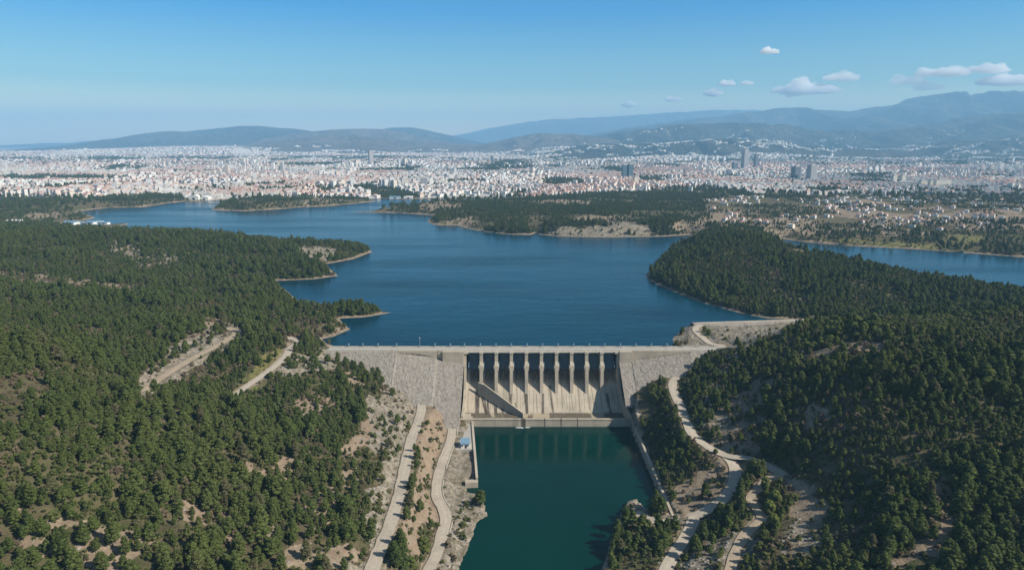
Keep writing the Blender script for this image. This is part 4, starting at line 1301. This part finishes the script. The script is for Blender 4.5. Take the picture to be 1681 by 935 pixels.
P = jgrid(200, 640, 2.2); x, y = P[:, 0], P[:, 1]
d = np.zeros(len(x)); wx, wy = warp(x, y)
for ch, dn, poly in PW:
    if ch in ('rock', 'orange', 'soil'):
        i = inside(wx, wy, poly); d[i] = np.maximum(d[i], .5 if ch == 'rock' else .08)
k = RNG.random(len(x)) < d; x, y = x[k], y[k]; z = terrain(x, y); k = clear(x, y, z, .6, -3); x, y, z = x[k], y[k], z[k]
tag(scatter('boulders', 'rock', np.stack([x, y, z], -1), RNG.uniform(.18, .75, len(x)) ** 1.3, 4), 'loose pale boulders on the cut slopes and banks', kind='stuff')

# ------------------------------------------------------------------ the city
def boxes_mesh(name, B, mat, attr=True):
    """B: x y z w d h turn inset rise + wall rgb + roof rgb"""
    n = len(B)
    x, y, z, w, d, h, a, ins, rise = B[:, :9].T
    cx = np.array([-.5, .5, .5, -.5]); cy = np.array([-.5, -.5, .5, .5])
    def ring(f, zz):
        lx = cx[None] * (w * f)[:, None]; ly = cy[None] * (d * f)[:, None]
        c, s_ = np.cos(a)[:, None], np.sin(a)[:, None]
        return np.stack([x[:, None] + lx * c - ly * s_, y[:, None] + lx * s_ + ly * c, np.repeat(zz[:, None], 4, 1)], -1)
    V = np.concatenate([ring(np.ones(n), z - 3), ring(np.ones(n), z + h), ring(ins, z + h + rise)], 1).reshape(-1, 3)
    q = []
    for k in range(4):
        m = (k + 1) % 4
        q.append([k, m, 4 + m, 4 + k])
    for k in range(4):
        m = (k + 1) % 4
        q.append([4 + k, 4 + m, 8 + m, 8 + k])
    q.append([8, 9, 10, 11])
    Q = (np.arange(n)[:, None, None] * 12 + np.array(q)[None]).reshape(-1, 4)
    c = np.ones((n, 9, 4), np.float32); c[:, :4, :3] = B[:, None, 9:12]; c[:, 4:, :3] = B[:, None, 12:15]
    return np_mesh(name, V, Q, mat, None, False, {'tint': c.reshape(-1, 4)})


WALLS = np.array([(.72, .68, .62), (.75, .72, .68), (.62, .6, .58), (.68, .6, .5), (.54, .54, .55), (.7, .58, .52), (.78, .75, .71), (.5, .47, .45)])
WN = ['cream', 'white', 'pale grey', 'beige', 'blue-grey', 'pinkish', 'bright white', 'brown-grey']
ROOFS = np.array([(.36, .2, .155), (.42, .27, .215), (.52, .5, .48), (.36, .36, .37), (.66, .65, .64), (.28, .3, .33)])
RN = ['red', 'faded red', 'pale grey', 'grey', 'white', 'dark']


def town(P, sp_, hmin, hmax, red, big=1.0):
    x, y = P[:, 0], P[:, 1]; n = len(x)
    z = terrain(x, y)
    i, j = np.floor(x / 420. + fbm(x / 500., y / 500., 2, 5)), np.floor(y / 520. + fbm(x / 500., y / 500., 2, 6))
    a = _h(i.astype(np.int64), j.astype(np.int64), 9) * 1.57
    w = sp_ * RNG.uniform(.5, .92, n) * big; d = sp_ * RNG.uniform(.45, .8, n) * big
    dist = fbm(x / 420., y / 700., 3, 71)
    h = hmin + (hmax - hmin) * RNG.random(n) ** 1.5 * (.55 + .9 * smooth(.4, .65, dist))
    wi = RNG.choice(8, n, p=[.2, .2, .12, .12, .06, .1, .14, .06])
    rd = RNG.random(n) < np.clip(red * (.3 + 1.7 * smooth(.42, .6, fbm(x / 350., y / 600., 3, 72))), 0, .9)
    ri = np.where(rd, RNG.choice([0, 1], n), RNG.choice([2, 3, 4, 5], n, p=[.3, .25, .33, .12]))
    ins = np.where(rd, .32, .9); rise = np.where(rd, 2.6, -.7)
    v = RNG.uniform(.85, 1.08, n)[:, None]
    B = np.concatenate([np.stack([x, y, z, w, d, h, a, ins, rise], -1), np.clip(WALLS[wi] * v * .95, 0, .8), ROOFS[ri] * v], 1)
    return B, wi, ri


parts = []
for y0, y1, s_, h0, h1 in ((1500, 2900, 17, 5, 16), (2900, 4300, 21, 6, 19), (4300, 6600, 28, 6, 20), (6600, 9300, 38, 7, 17)):
    P = jgrid(y0, y1, s_, .95); m = in_city(P[:, 0], P[:, 1]) & (RNG.random(len(P)) < .9)
    # the range of hills stands on the right from five kilometres on
    m &= P[:, 1] < 5900 + 3400 * smooth(600, -900, P[:, 0])
    P = P[m]; zz = terrain(P[:, 0], P[:, 1]); k = clear(P[:, 0], P[:, 1], zz, 2, 10); P = P[k]
    parts.append(town(P, s_, h0, h1, .42))
CB = np.concatenate([p[0] for p in parts]); CWI = np.concatenate([p[1] for p in parts]); CRI = np.concatenate([p[2] for p in parts])
# taller estates in clusters
k = np.where((fbm(CB[:, 0] / 160., CB[:, 1] / 260., 2, 400) > .74) & (RNG.random(len(CB)) < .5))[0]
CB[k, 5] *= np.where(CB[k, 1] > 4300, RNG.uniform(1.2, 1.7, len(k)), RNG.uniform(1.5, 2.4, len(k))); CB[k, 7] = .9; CB[k, 8] = -.7
# village in the scrub on the right
P = jgrid(1180, 2450, 17, .9); x, y = P[:, 0], P[:, 1]
dv = .05 + smooth(.48, .62, fbm(x / 80., y / 150., 3, 88)) * .32
kk = inside(x, y, RURAL) & (RNG.random(len(x)) < dv * smooth(1130, 1330, y))
P = P[kk]; zz = terrain(P[:, 0], P[:, 1]); k = clear(P[:, 0], P[:, 1], zz, 2, 12); P = P[k]
VB, VWI, VRI = town(P, 12, 3.0, 6.0, .3)
FOREST_CLEAR = None


def single(name, cat, B, wi, ri, k, label, group):
    b = B[k].copy(); loc = b[:3].copy(); b[:3] = 0
    me = boxes_mesh(name, b[None], M['city'])
    o = link(bpy.data.objects.new(name, me)); o.location = loc
    return tag(o, label, cat, group)


def where(px, py):
    s_ = 'far left' if px < 200 else 'left' if px < 420 else 'middle left' if px < 620 else 'middle' if px < 900 else 'middle right' if px < 1200 else 'right' if px < 1450 else 'far right'
    return s_


def choose(B, n, top=0.0):
    px, py, dd = proj(B[:, 0], B[:, 1], B[:, 2] + B[:, 5] / 2)
    v = (px > 3) & (px < 1678) & (py > 230) & (py < 470)
    return np.argsort(-np.where(v, np.sqrt(B[:, 3] * B[:, 5]) / dd, 0))[:n], px, py


ids, px, py = choose(CB, 280); keep = np.ones(len(CB), bool); keep[ids] = False
for k in ids:
    tall = 'low' if CB[k, 5] < 11 else 'mid-rise' if CB[k, 5] < 22 else 'tall'
    rf = RN[CRI[k]]
    sh = ' on the lake shore' if CB[k, 1] < 2350 else ' behind the lakeside streets'
    lb = '%s %s block, %s roof, %s of city%s' % (tall, WN[CWI[k]], rf, where(px[k], 0), sh)
    single('apartment_block', 'apartment block', CB, CWI, CRI, k, lb, 'city blocks: ' + lb)
ids, px, py = choose(VB, 240); keepv = np.ones(len(VB), bool); keepv[ids] = False
for k in ids:
    pl = 'near the lake arm' if VB[k, 1] < 1400 else 'amid the village' if VB[k, 1] < 1750 else 'at the far village edge'
    sd_ = 'left part' if px[k] < 1300 else 'centre' if px[k] < 1480 else 'right part'
    lb = 'small %s house with %s roof %s, %s' % (WN[VWI[k]], RN[VRI[k]], pl, sd_)
    single('village_house', 'house', VB, VWI, VRI, k, lb, 'village houses: ' + lb)

# ------------------------------------------------------------------ mountains
RF = {}
def ridge(name, D, sil, front, back, mat, seed, amp=.3, base=14, nx=340, ny=90, rp=1.0):
    pts = np.array([at_y(a, b, D) for a, b in sil]); xs0, zs0 = pts[:, 0], pts[:, 2]
    span = xs0[-1] - xs0[0]; pad = front * .7
    xs = np.linspace(xs0[0] - pad, xs0[-1] + pad, nx)
    zs = np.interp(xs, xs0, zs0)
    ker = np.ones(5) / 5; zs = np.convolve(np.pad(zs, 2, 'edge'), ker, 'valid')
    end = smooth(xs0[0] - pad, xs0[0] + pad * .1, xs) * smooth(xs0[-1] + pad, xs0[-1] - pad * .1, xs)
    t = np.linspace(-1, 1, ny)
    vv = np.where(t < 0, t * front, t * back)
    def zf(X, V):
        q = np.abs(V) / np.where(V < 0, front, back)
        zsx = np.interp(X, xs, (zs - base) * end)
        n = fbm(X / (front * .3), V / (front * .55) + 3.3, 5, seed)
        spur = 1 - np.abs(2 * fbm(X / (front * .16) + .9 * n, V / (front * .8), 5, seed + 3) - 1)
        p = np.clip(1 - q, 0, 1) ** (1.15 * rp)
        return base - 12 + (zsx + 12) * np.clip(p * (1 + amp * ((spur - .75) * 2.2 + (n - .5)) * np.minimum(1, q * 5)), 0, 1.02) + zsx * .035 * (fbm(X / (front * .06), V / (front * .06), 3, seed + 8) - .5)
    X = np.repeat(xs[None], ny, 0); V = np.repeat(vv[:, None], nx, 1)
    o = link(bpy.data.objects.new(name, grid_mesh(name, X, D + V, zf(X, V), mat)))
    tag(o, kind='structure'); RF[seed] = (zf, D)
    return o


mg = mat_mount('wooded_mountain', (.04, .048, .038), (.1, .095, .075), (.22, .19, .15))
md = mat_mount('dry_hills', (.15, .12, .09), (.23, .18, .14), (.34, .29, .24), 1.6)
ridge('mountains', 23000, [(640, 236), (700, 228), (760, 220), (800, 211), (830, 206), (850, 202), (900, 196), (930, 195), (950, 193.5), (1000, 191.5), (1060, 187), (1100, 184.5), (1130, 184), (1160, 180), (1200, 179.5), (1260, 181), (1330, 195), (1400, 215)], 4500, 3000, mg, 31)
ridge('mountains', 15000, [(880, 236), (940, 226), (1000, 216), (1060, 205), (1110, 199), (1150, 193), (1200, 187), (1240, 181), (1268, 176), (1283, 173.5), (1305, 175), (1322, 178), (1345, 177), (1375, 180.5), (1398, 180), (1420, 176), (1445, 175), (1470, 172), (1490, 168), (1505, 163), (1525, 157), (1540, 153.5), (1560, 152.5), (1580, 154.5), (1600, 157), (1630, 158), (1681, 158), (1750, 162), (1850, 170)], 5200, 4500, mg, 41, .7)
ridge('mountains', 10200, [(840, 250), (900, 240), (940, 232), (980, 226), (1020, 217), (1060, 211), (1100, 207), (1140, 206), (1180, 204), (1250, 207), (1330, 213), (1420, 217), (1500, 207), (1560, 200), (1620, 192), (1681, 186), (1760, 180), (1850, 178)], 3000, 3000, mg, 51, .75)
ridge('hills', 7200, [(820, 262), (870, 252), (930, 243), (960, 239), (1000, 237), (1040, 234), (1080, 236), (1130, 233), (1190, 228), (1240, 231), (1300, 236), (1380, 244), (1440, 246), (1500, 240), (1560, 236), (1630, 230), (1700, 226), (1850, 224)], 1700, 2200, mg, 61, .7, 12, 420, 100)
ridge('mountains', 19000, [(-120, 246), (-20, 246), (20, 243), (45, 238), (75, 234.5), (105, 234.5), (120, 236), (160, 231), (200, 227), (260, 222), (330, 224), (400, 232)], 3500, 3000, mg, 71)
ridge('mountains', 13000, [(90, 247), (120, 240), (160, 234), (190, 230), (225, 222), (260, 216), (275, 215), (310, 215.5), (340, 212), (370, 209), (390, 206), (425, 206.5), (450, 209), (480, 211), (505, 214), (530, 222), (570, 232), (620, 242)], 3000, 3000, mg, 81)
ridge('mountains', 14500, [(560, 234), (600, 222), (632, 210), (650, 208), (676, 208.5), (700, 213), (725, 219), (748, 224), (780, 232), (830, 240)], 2800, 2500, mg, 91)
ridge('hills', 11800, [(370, 246), (420, 232), (455, 224), (500, 217), (530, 213.5), (560, 212), (590, 211), (612, 210), (635, 212), (660, 217), (685, 222), (720, 230), (770, 241)], 2600, 2000, md, 101, .35)
ridge('hills', 9800, [(330, 247), (400, 240), (450, 232), (500, 226), (555, 223), (590, 222.5), (620, 226), (660, 229), (700, 233), (740, 236), (790, 238), (830, 228), (870, 220), (890, 218), (915, 220), (940, 219), (970, 224), (1010, 231), (1060, 240)], 2200, 1800, md, 111, .45)

# white hamlets scattered over the foothills, and a few built-up slopes further off
for seed, n, lim, sz_, th in ((61, 26000, (-.95, .1), 20, .66), (51, 8000, (-.98, -.35), 26, .7), (111, 5000, (-1, -.55), 30, .68)):
    zf, D = RF[seed]
    fr = {61: 1700, 51: 3000, 111: 2200}[seed]
    V = RNG.uniform(lim[0], lim[1], n) * fr; Y = D + V
    X = RNG.uniform(-.3 if seed != 111 else -.5, .85 if seed != 111 else .15, n) * Y
    m = fbm(X / 420., V / 110., 4, seed + 200) > th - .06 * (V / fr < -.75)
    X, Y, V = X[m], Y[m], V[m]
    Z = zf(X, V); n = len(X)
    wi = RNG.choice([0, 1, 6, 3], n); ri = RNG.choice([0, 2, 4, 4], n)
    a = RNG.uniform(0, 1.57, n)
    B = np.concatenate([np.stack([X, Y, Z, sz_ * RNG.uniform(.6, 1.3, n), sz_ * RNG.uniform(.5, 1, n), RNG.uniform(6, 14, n), a, np.full(n, .9), np.full(n, -.5)], -1), WALLS[wi], ROOFS[ri]], 1)
    parts.append((B, wi, ri))
ALL = np.concatenate([CB[keep], VB[keepv]] + [p[0] for p in parts[4:]])
o = link(bpy.data.objects.new('city_buildings', boxes_mesh('city_buildings', ALL, M['city'])))
tag(o, 'dense pale city filling the plain beyond the lake', kind='stuff')

# ------------------------------------------------------------------ towers of the skyline
def tower(name, px, pyb, pyt, wpx, mat, label, depth=1.0, rot=.2, crown=True, group=None, cat='tower'):
    bx, by, bz = at(px, pyb, 10.0)
    bz = float(terrain(np.array([bx]), np.array([by]))[0])
    dist = by / (cp + (CY - pyb) / F * sp)
    w = wpx / F * dist; h = max(12, at_y(px, pyt, by)[2] - bz)
    e = empty(name, (bx, by, bz), rot); tag(e, label, cat, group)
    d = w * depth; w2 = w / (abs(math.cos(rot)) + depth * abs(math.sin(rot)))
    d = w2 * depth
    b = MB(); b.box(-w2 / 2, w2 / 2, -d / 2, d / 2, -6, h); b.build('shaft', M[mat], e)
    b = MB(); b.box(-w2 * .53, w2 * .53, -d * .53, d * .53, h + .01, h + 1.6)
    if crown:
        b.box(-w2 * .3, w2 * .3, -d * .3, d * .3, h + 1.61, h + 5.5); b.tube((0, 0, h + 5.5), (0, 0, h + 13), .5, .2, 5)
    b.build('roof', M['roofgrey'], e)
    b = MB(); b.box(-w2 * .8, w2 * .8, -d * .8, d * .8, -6, min(9, h * .2)); b.build('podium', M['podium'], e)
    return e


M['roofgrey'] = mat_plain('roof_grey', (.4, .4, .4), .8, .1, .2)
M['podium'] = mat_building('podium_wall', col=(.55, .53, .5), floor=4.5, bay=6)
M['t_beige'] = mat_building('tower_beige', col=(.4, .37, .36), floor=3.6, bay=3.0, dark=(.14, .16, .2))
M['t_glass'] = mat_building('tower_glass', col=(.1, .17, .22), floor=3.6, bay=1.8, dark=(.05, .1, .15), amt=.8)
M['t_dark'] = mat_building('tower_dark', col=(.13, .15, .18), floor=3.8, bay=2.4, dark=(.05, .07, .1), amt=.8)
M['t_grey'] = mat_building('tower_grey', col=(.3, .3, .31), floor=3.6, bay=2.6, dark=(.08, .1, .13))
M['t_white'] = mat_building('tower_white', col=(.72, .71, .69), floor=3.2, bay=4.2, dark=(.25, .27, .3))
M['t_cream'] = mat_building('tower_cream', col=(.66, .61, .5), floor=3.2, bay=4.4, dark=(.22, .22, .22))
for nm, px, pyb, pyt, w, mt, lb, dp, ro in [
    ('office_tower', 609.5, 272, 248.5, 9, 't_beige', 'lone tall grey tower in the middle left of the city below the pale hills', .9, .5),
    ('office_tower', 1024.5, 294, 271, 8, 't_glass', 'left slab of the twin blue-green glass tower in mid city', 1.2, .15),
    ('office_tower', 1034, 294, 270, 8.5, 't_glass', 'right slab of the twin blue-green glass tower, a little taller', 1.2, .15),
    ('office_tower', 1222, 278, 247.5, 12, 't_grey', 'tallest grey tower of the skyline, right of centre under the blue mountains', .8, .4),
    ('office_tower', 1240, 277, 253, 6.5, 't_dark', 'slim dark tower just right of the tallest tower', .9, .3),
    ('office_tower', 1305.5, 294.5, 273.5, 14, 't_dark', 'left one of two dark towers standing close on the right side', .9, .35),
    ('office_tower', 1331, 295.5, 271.5, 14, 't_grey', 'right one of two towers standing close on the right side', .9, .35),
    ('office_tower', 1206, 279, 267, 9, 't_dark', 'squat dark block left of the tallest tower', .8, .2),
    ('office_tower', 808, 269, 256, 5, 't_dark', 'small dark tower alone in the middle of the city', 1, .2),
    ('apartment_tower', 579, 305, 291, 8, 't_white', 'white apartment tower above the middle left lake shore', .8, .3),
    ('apartment_tower', 825, 300, 287, 5, 't_white', 'slim white tower near the lake shore in the middle', 1, .3),
    ('apartment_tower', 1043, 303, 291, 8, 't_cream', 'cream tower just right below the twin glass tower', .9, .3),
    ('apartment_tower', 1437, 283, 273, 8, 't_white', 'white tower pair on the right plain, left one', .8, .3),
    ('apartment_tower', 1446, 283, 273, 6, 't_white', 'white tower pair on the right plain, right one', .8, .3),
    ('apartment_tower', 1427, 281, 274, 7, 't_white', 'low white block left of the white tower pair', .8, .3),
    ('apartment_tower', 1467, 299, 288, 8, 't_cream', 'cream tower at the left end of the long estate', .9, .2),
    ('apartment_tower', 1481, 299, 288, 8, 't_cream', 'second cream tower from the left end of the long estate', .9, .2),
    ('apartment_tower', 1514, 306, 297, 12, 't_cream', 'broad cream block in the middle of the long estate', .7, .1),
    ('apartment_tower', 1529, 306, 296, 10, 't_cream', 'cream block left of the widest slab of the estate', .7, .1),
    ('apartment_slab', 1546, 307, 295, 26, 't_cream', 'widest cream slab at the right end of the long estate', .3, .05),
    ('apartment_slab', 1487, 305, 299, 40, 't_grey', 'long low grey-brown slab in front of the cream estate', .2, .03),
    ('apartment_tower', 1662, 269, 259, 3.5, 't_white', 'thin pale tower near the right edge under the mountains', 1, .2),
    ('apartment_tower', 246, 304, 294, 8, 't_white', 'white tower above the left bay, left one', .8, .3),
    ('apartment_tower', 258, 304, 295, 9, 't_white', 'white tower above the left bay, right one', .8, .3),
    ('office_tower', 160, 313, 304, 12, 't_dark', 'dark block standing in the left part of the city', .8, .3),
    ('apartment_tower', 696, 304, 293, 12, 't_grey', 'broad grey-glass block above the bathing shore', .6, .2),
    ('apartment_tower', 1365, 262, 252, 4, 't_white', 'pale block at the foot of the mountains, left one', .9, .2),
]: tower(nm, px, pyb, pyt, w, mt, lb, dp, ro)
for k in range(12):
    tower('apartment_tower', 384 + k * 3.8 + random.uniform(-1, 1), 259 + random.uniform(-2, 2), 245 + random.uniform(-2, 4), 2.6, 't_white', 'slim white tower in the cluster at the left back of the city', 1, .3, False, 'white tower cluster at the left back')
for k in range(9):
    tower('apartment_tower', 1190 - k * 11 + random.uniform(-3, 3), 266, 256 + random.uniform(-2, 4), 4.5, 't_white', 'white block in the row below the wooded foothills', 1, .3, False, 'white blocks below the foothills')

# lakeside buildings, jetties and boats
def shed(name, px, py, wpx, d, h, label, roof='blueroof', rot=0.0, cat='hall', vault=False):
    x, y, _ = at(px, py, 2); z = max(1.0, float(terrain(np.array([x]), np.array([y]))[0]))
    w = wpx / F * y
    e = empty(name, (x, y, z), rot); tag(e, label, cat)
    b = MB(); b.box(-w / 2, w / 2, 0, d, -4, h); b.build('wall', M['white'], e)
    b = MB()
    if vault:
        n = 10; arc = [(-w / 2 + w * k / n, h + w * .16 * math.sin(math.pi * k / n)) for k in range(n + 1)]
        V = [(a, -.4, c) for a, c in arc] + [(a, d + .4, c) for a, c in arc]
        b.add(V, [(k, k + 1, n + 2 + k, n + 1 + k) for k in range(n)] + [tuple(range(n + 1))[::-1], tuple(range(n + 1, 2 * n + 2))])
    else:
        V = [(-w / 2 - .5, -.5, h), (w / 2 + .5, -.5, h), (w / 2 + .5, d + .5, h), (-w / 2 - .5, d + .5, h), (-w / 2, d / 2, h + d * .16), (w / 2, d / 2, h + d * .16)]
        b.add(V, [(0, 1, 5, 4), (2, 3, 4, 5), (1, 2, 5), (3, 0, 4), (3, 2, 1, 0)])
    b.build('roof', M[roof], e)
    b = MB(); b.box(-w * .12, w * .12, -.1, 0.05, 0, h * .7); b.build('door', M['darkglass'], e)
    return e


shed('lakeside_hall', 318, 328.5, 16, 26, 9, 'white arched hall on the lake shore, left half', 'white', 0, 'hall', True)
shed('lakeside_hall', 335, 328, 14, 22, 7, 'white arched hall on the lake shore, right half', 'white', 0, 'hall', True)
shed('bathing_hall', 648, 325, 18, 14, 4, 'long white bathing hall with blue roof on the inlet shore', 'blueroof')
shed('bathing_hall', 670, 325, 14, 14, 4, 'white hall with cream roof right of the bathing hall', 'white')
shed('boat_hall', 112, 368, 20, 16, 4.5, 'blue roofed boat hall by the left bay, biggest one', 'blueroof', -.15)
shed('boat_hall', 146, 367, 14, 12, 4, 'blue roofed boat hall on the spit, middle one', 'blueroof', -.1)
shed('boat_hall', 170, 367.5, 12, 10, 3.5, 'small blue roofed hall near the tip of the spit', 'blueroof', -.1)
shed('boat_hall', 22, 373, 24, 12, 4, 'long white shed on the shore behind the left wooded hill', 'white', 0)
for i, (a, b_, wd, lb) in enumerate([((128, 365.5), (168, 363.5), 3, 'narrow floating pontoon off the left spit'), ((118, 371), (150, 369.5), 3.5, 'floating pontoon between the boat halls of the left bay'), ((707, 331), (716, 324.8), 3, 'thin pale jetty crossing the narrow channel')]):
    p, q = Vector(at(*a, .5)), Vector(at(*b_, .5)); L = (q - p).length
    e = MB(); e.box(0, L, -wd / 2, wd / 2, 0, .5)
    for k in range(int(L / 12) + 1): e.tube((k * 12, wd / 2 - .2, -1.5), (k * 12, wd / 2 - .2, 1.4), .2, .2, 6)
    o = e.build('pontoon' if i < 2 else 'jetty', M['white']); o.location = p; o.rotation_euler = (0, 0, math.atan2(q.y - p.y, q.x - p.x))
    tag(o, lb, 'jetty' if i == 2 else 'pontoon')
hm = cm_ = None
def boat(px, py, rot, label, group=None):
    global hm, cm_
    x, y, _ = at(px, py, 0)
    e = empty('motorboat', (x, y, .05), rot); tag(e, label, 'boat', group)
    if hm is None:
        b = MB(); st = [(-4, 1.3), (-1, 1.6), (2, 1.3), (4.5, .1)]
        V = []
        for X_, w in st: V += [(X_, -w, .9), (X_, w, .9), (X_, -w * .6, -.3), (X_, w * .6, -.3)]
        Fq = []
        for k in range(3):
            c = 4 * k
            Fq += [(c, c + 4, c + 5, c + 1), (c + 2, c + 3, c + 7, c + 6), (c, c + 2, c + 6, c + 4), (c + 1, c + 5, c + 7, c + 3)]
        Fq += [(0, 1, 3, 2), (12, 14, 15, 13)]; b.add(V, Fq); hm = b.mesh('hull', M['white'])
        b = MB(); b.box(-2, 1, -1, 1, .9, 2.1); b.box(-2.2, 1.3, -1.1, 1.1, 2.11, 2.25); cm_ = b.mesh('cabin', M['blueroof'])
    link(bpy.data.objects.new('hull', hm), e); link(bpy.data.objects.new('cabin', cm_), e)
for k in range(9): boat(132 + k * 4.6, 365.6 - k * .28, 1.4 + random.uniform(-.2, .2), 'white motorboat moored along the pontoon of the left bay', 'boats moored in the left bay')

# ------------------------------------------------------------------ clouds, haze, light
tc = NT('cloud_vapour'); v = tc.n('ShaderNodeVolumePrincipled'); v.inputs['Color'].default_value = (1, .985, .97, 1); v.inputs['Density'].default_value = .0045; v.inputs['Anisotropy'].default_value = .2
tc.t.links.new(v.outputs[0], tc.out.inputs['Volume']); M['cloud'] = tc.mat
tc = NT('small_cloud_vapour'); v = tc.n('ShaderNodeVolumePrincipled'); v.inputs['Color'].default_value = (1, .985, .97, 1); v.inputs['Density'].default_value = .011; v.inputs['Anisotropy'].default_value = .2
tc.t.links.new(v.outputs[0], tc.out.inputs['Volume']); M['cloud3'] = tc.mat
tc = NT('thin_cloud_vapour'); v = tc.n('ShaderNodeVolumePrincipled'); v.inputs['Color'].default_value = (1, .985, .97, 1); v.inputs['Density'].default_value = .0012; v.inputs['Anisotropy'].default_value = .2
tc.t.links.new(v.outputs[0], tc.out.inputs['Volume']); M['cloud2'] = tc.mat
CY_ = 36000.
for i, (px, py, w, h, mt, lb) in enumerate([
    (1262, 84, 30, 11, 'cloud', 'small white cloud highest in the sky on the right'),
    (1318, 147, 98, 19, 'cloud', 'long flat white cloud above the right mountains'),
    (1381, 127, 52, 14, 'cloud', 'oval white cloud above the long flat cloud'),
    (1195, 137, 26, 10, 'cloud', 'small puffy cloud left of the pair over the ridge'),
    (1227, 136.5, 20, 8, 'cloud', 'small puffy cloud right of the pair over the ridge'),
    (1170, 153, 26, 10, 'cloud', 'small low cloud under the pair over the ridge'),
    (1106, 163, 28, 10, 'cloud', 'small low cloud above the far blue ridge in the middle'),
    (1033, 172, 24, 8, 'cloud2', 'faintest small cloud, leftmost over the far ridge'),
    (1548, 119, 80, 15, 'cloud', 'flat bright cloud over the highest peak'),
    (1626, 113, 60, 17, 'cloud', 'bright puffy cloud at the upper right'),
    (1650, 133, 90, 16, 'cloud', 'long cloud bank touching the right edge of the sky'),
    (1492, 132, 64, 20, 'cloud2', 'hazy thin cloud left of the highest peak'),
    (1526, 143, 50, 14, 'cloud2', 'hazy low cloud patch just over the highest peak'),
]):
    c = at_y(px, py, CY_); sx, sz_ = w / F * CY_ / 2, h / F * CY_ / 2
    bm = bmesh.new(); bmesh.ops.create_icosphere(bm, subdivisions=5, radius=1.0)
    co = np.array([v.co[:] for v in bm.verts])
    a = w / h
    n1 = fbm(co[:, 0] * a * 1.0 + i * 7.1, co[:, 1] * a * .8 + co[:, 2] * 2.2, 5, 500 + i, .6)
    n2 = fbm(co[:, 0] * a * .3 + 4 + i * 3.3, co[:, 2] * .3 + co[:, 1], 2, 600 + i)
    k = .25 + 1.5 * n2 * (.12 + 1.65 * n1)
    top = np.where(co[:, 2] > 0, 1.0, .42)
    for v_, kk_, tt in zip(bm.verts, k, top):
        v_.co = (v_.co.x * sx * (.75 + .35 * kk_), v_.co.y * sx * .6 * (.7 + .4 * kk_), v_.co.z * sz_ * 1.3 * kk_ * tt - sz_ * .3)
    me = bpy.data.meshes.new('cloud'); bm.to_mesh(me); bm.free(); me.materials.append(M['cloud3' if w < 35 else mt])
    o = link(bpy.data.objects.new('cloud', me)); o.location = c
    tag(o, lb, 'cloud')

HAZE = 8.2e-5
hz = NT('haze_air'); v = hz.n('ShaderNodeVolumePrincipled')
v.inputs['Color'].default_value = (.325, .64, .95, 1); v.inputs['Density'].default_value = HAZE; v.inputs['Anisotropy'].default_value = 0.0
hz.t.links.new(v.outputs[0], hz.out.inputs['Volume'])
b = MB(); b.box(-30000, 30000, -900, 30500, -75, 1330)
tag(b.build('haze', hz.mat), 'thin blue haze over the whole valley', kind='stuff')

SKY_T = [(3.4, 2.3, .8, 1), (.72, .98, .86, 1), (.05, .67, 1.1, 1), (.8, .78, .72, 1)]   # deep clear blue overhead, paler low down
w = bpy.data.worlds.new('World'); S.world = w; w.use_nodes = True
nt = w.node_tree; bg = nt.nodes['Background']
sky = nt.nodes.new('ShaderNodeTexSky'); sky.sky_type = 'NISHITA'; sky.sun_disc = False
sky.sun_elevation = R(SUN_EL); sky.sun_rotation = R(SUN_AZ)
sky.air_density = 1.0; sky.dust_density = .6; sky.ozone_density = 2.0; sky.altitude = 200
tcn = nt.nodes.new('ShaderNodeTexCoord'); sx_ = nt.nodes.new('ShaderNodeSeparateXYZ'); nt.links.new(tcn.outputs['Generated'], sx_.inputs[0])
cr_ = nt.nodes.new('ShaderNodeValToRGB'); nt.links.new(sx_.outputs[2], cr_.inputs[0])
el_ = cr_.color_ramp.elements
el_[0].position = 0.0; el_[0].color = SKY_T[0]
el_[1].position = .6; el_[1].color = SKY_T[3]
for p_, c_ in ((.075, SKY_T[1]), (.175, SKY_T[2])):
    e_ = el_.new(p_); e_.color = c_
mu_ = nt.nodes.new('ShaderNodeMix'); mu_.data_type = 'RGBA'; mu_.blend_type = 'MULTIPLY'; mu_.inputs[0].default_value = 1.0
nt.links.new(sky.outputs[0], mu_.inputs[6]); nt.links.new(cr_.outputs[0], mu_.inputs[7])
nt.links.new(mu_.outputs[2], bg.inputs[0]); bg.inputs[1].default_value = .086
az, el = R(SUN_AZ), R(SUN_EL)
to_sun = Vector((math.sin(az) * math.cos(el), math.cos(az) * math.cos(el), math.sin(el)))
sl = bpy.data.lights.new('sun', 'SUN'); sl.energy = 5.0; sl.angle = R(.53); sl.color = (1, .92, .8)
so = link(bpy.data.objects.new('sun', sl)); so.rotation_euler = (-to_sun).to_track_quat('-Z', 'Y').to_euler(); so.location = (0, 0, 900)

cam = bpy.data.cameras.new('camera'); co_ = link(bpy.data.objects.new('camera', cam))
cam.sensor_width = 36.0; cam.lens = 36.0 * F / 1681.0; cam.clip_start = 1.0; cam.clip_end = 120000
co_.location = (0, 0, HC); co_.rotation_euler = (math.pi / 2 - PITCH, 0, 0)
S.camera = co_
S.render.engine = 'CYCLES'
S.cycles.use_denoising = True
S.cycles.max_bounces = 20; S.cycles.diffuse_bounces = 2; S.cycles.glossy_bounces = 3; S.cycles.transmission_bounces = 2; S.cycles.volume_bounces = 20; S.cycles.transparent_max_bounces = 8
S.cycles.caustics_reflective = False; S.cycles.caustics_refractive = False
S.view_settings.view_transform = 'Standard'; S.view_settings.look = 'None'; S.view_settings.exposure = 0.5; S.view_settings.gamma = 1.0
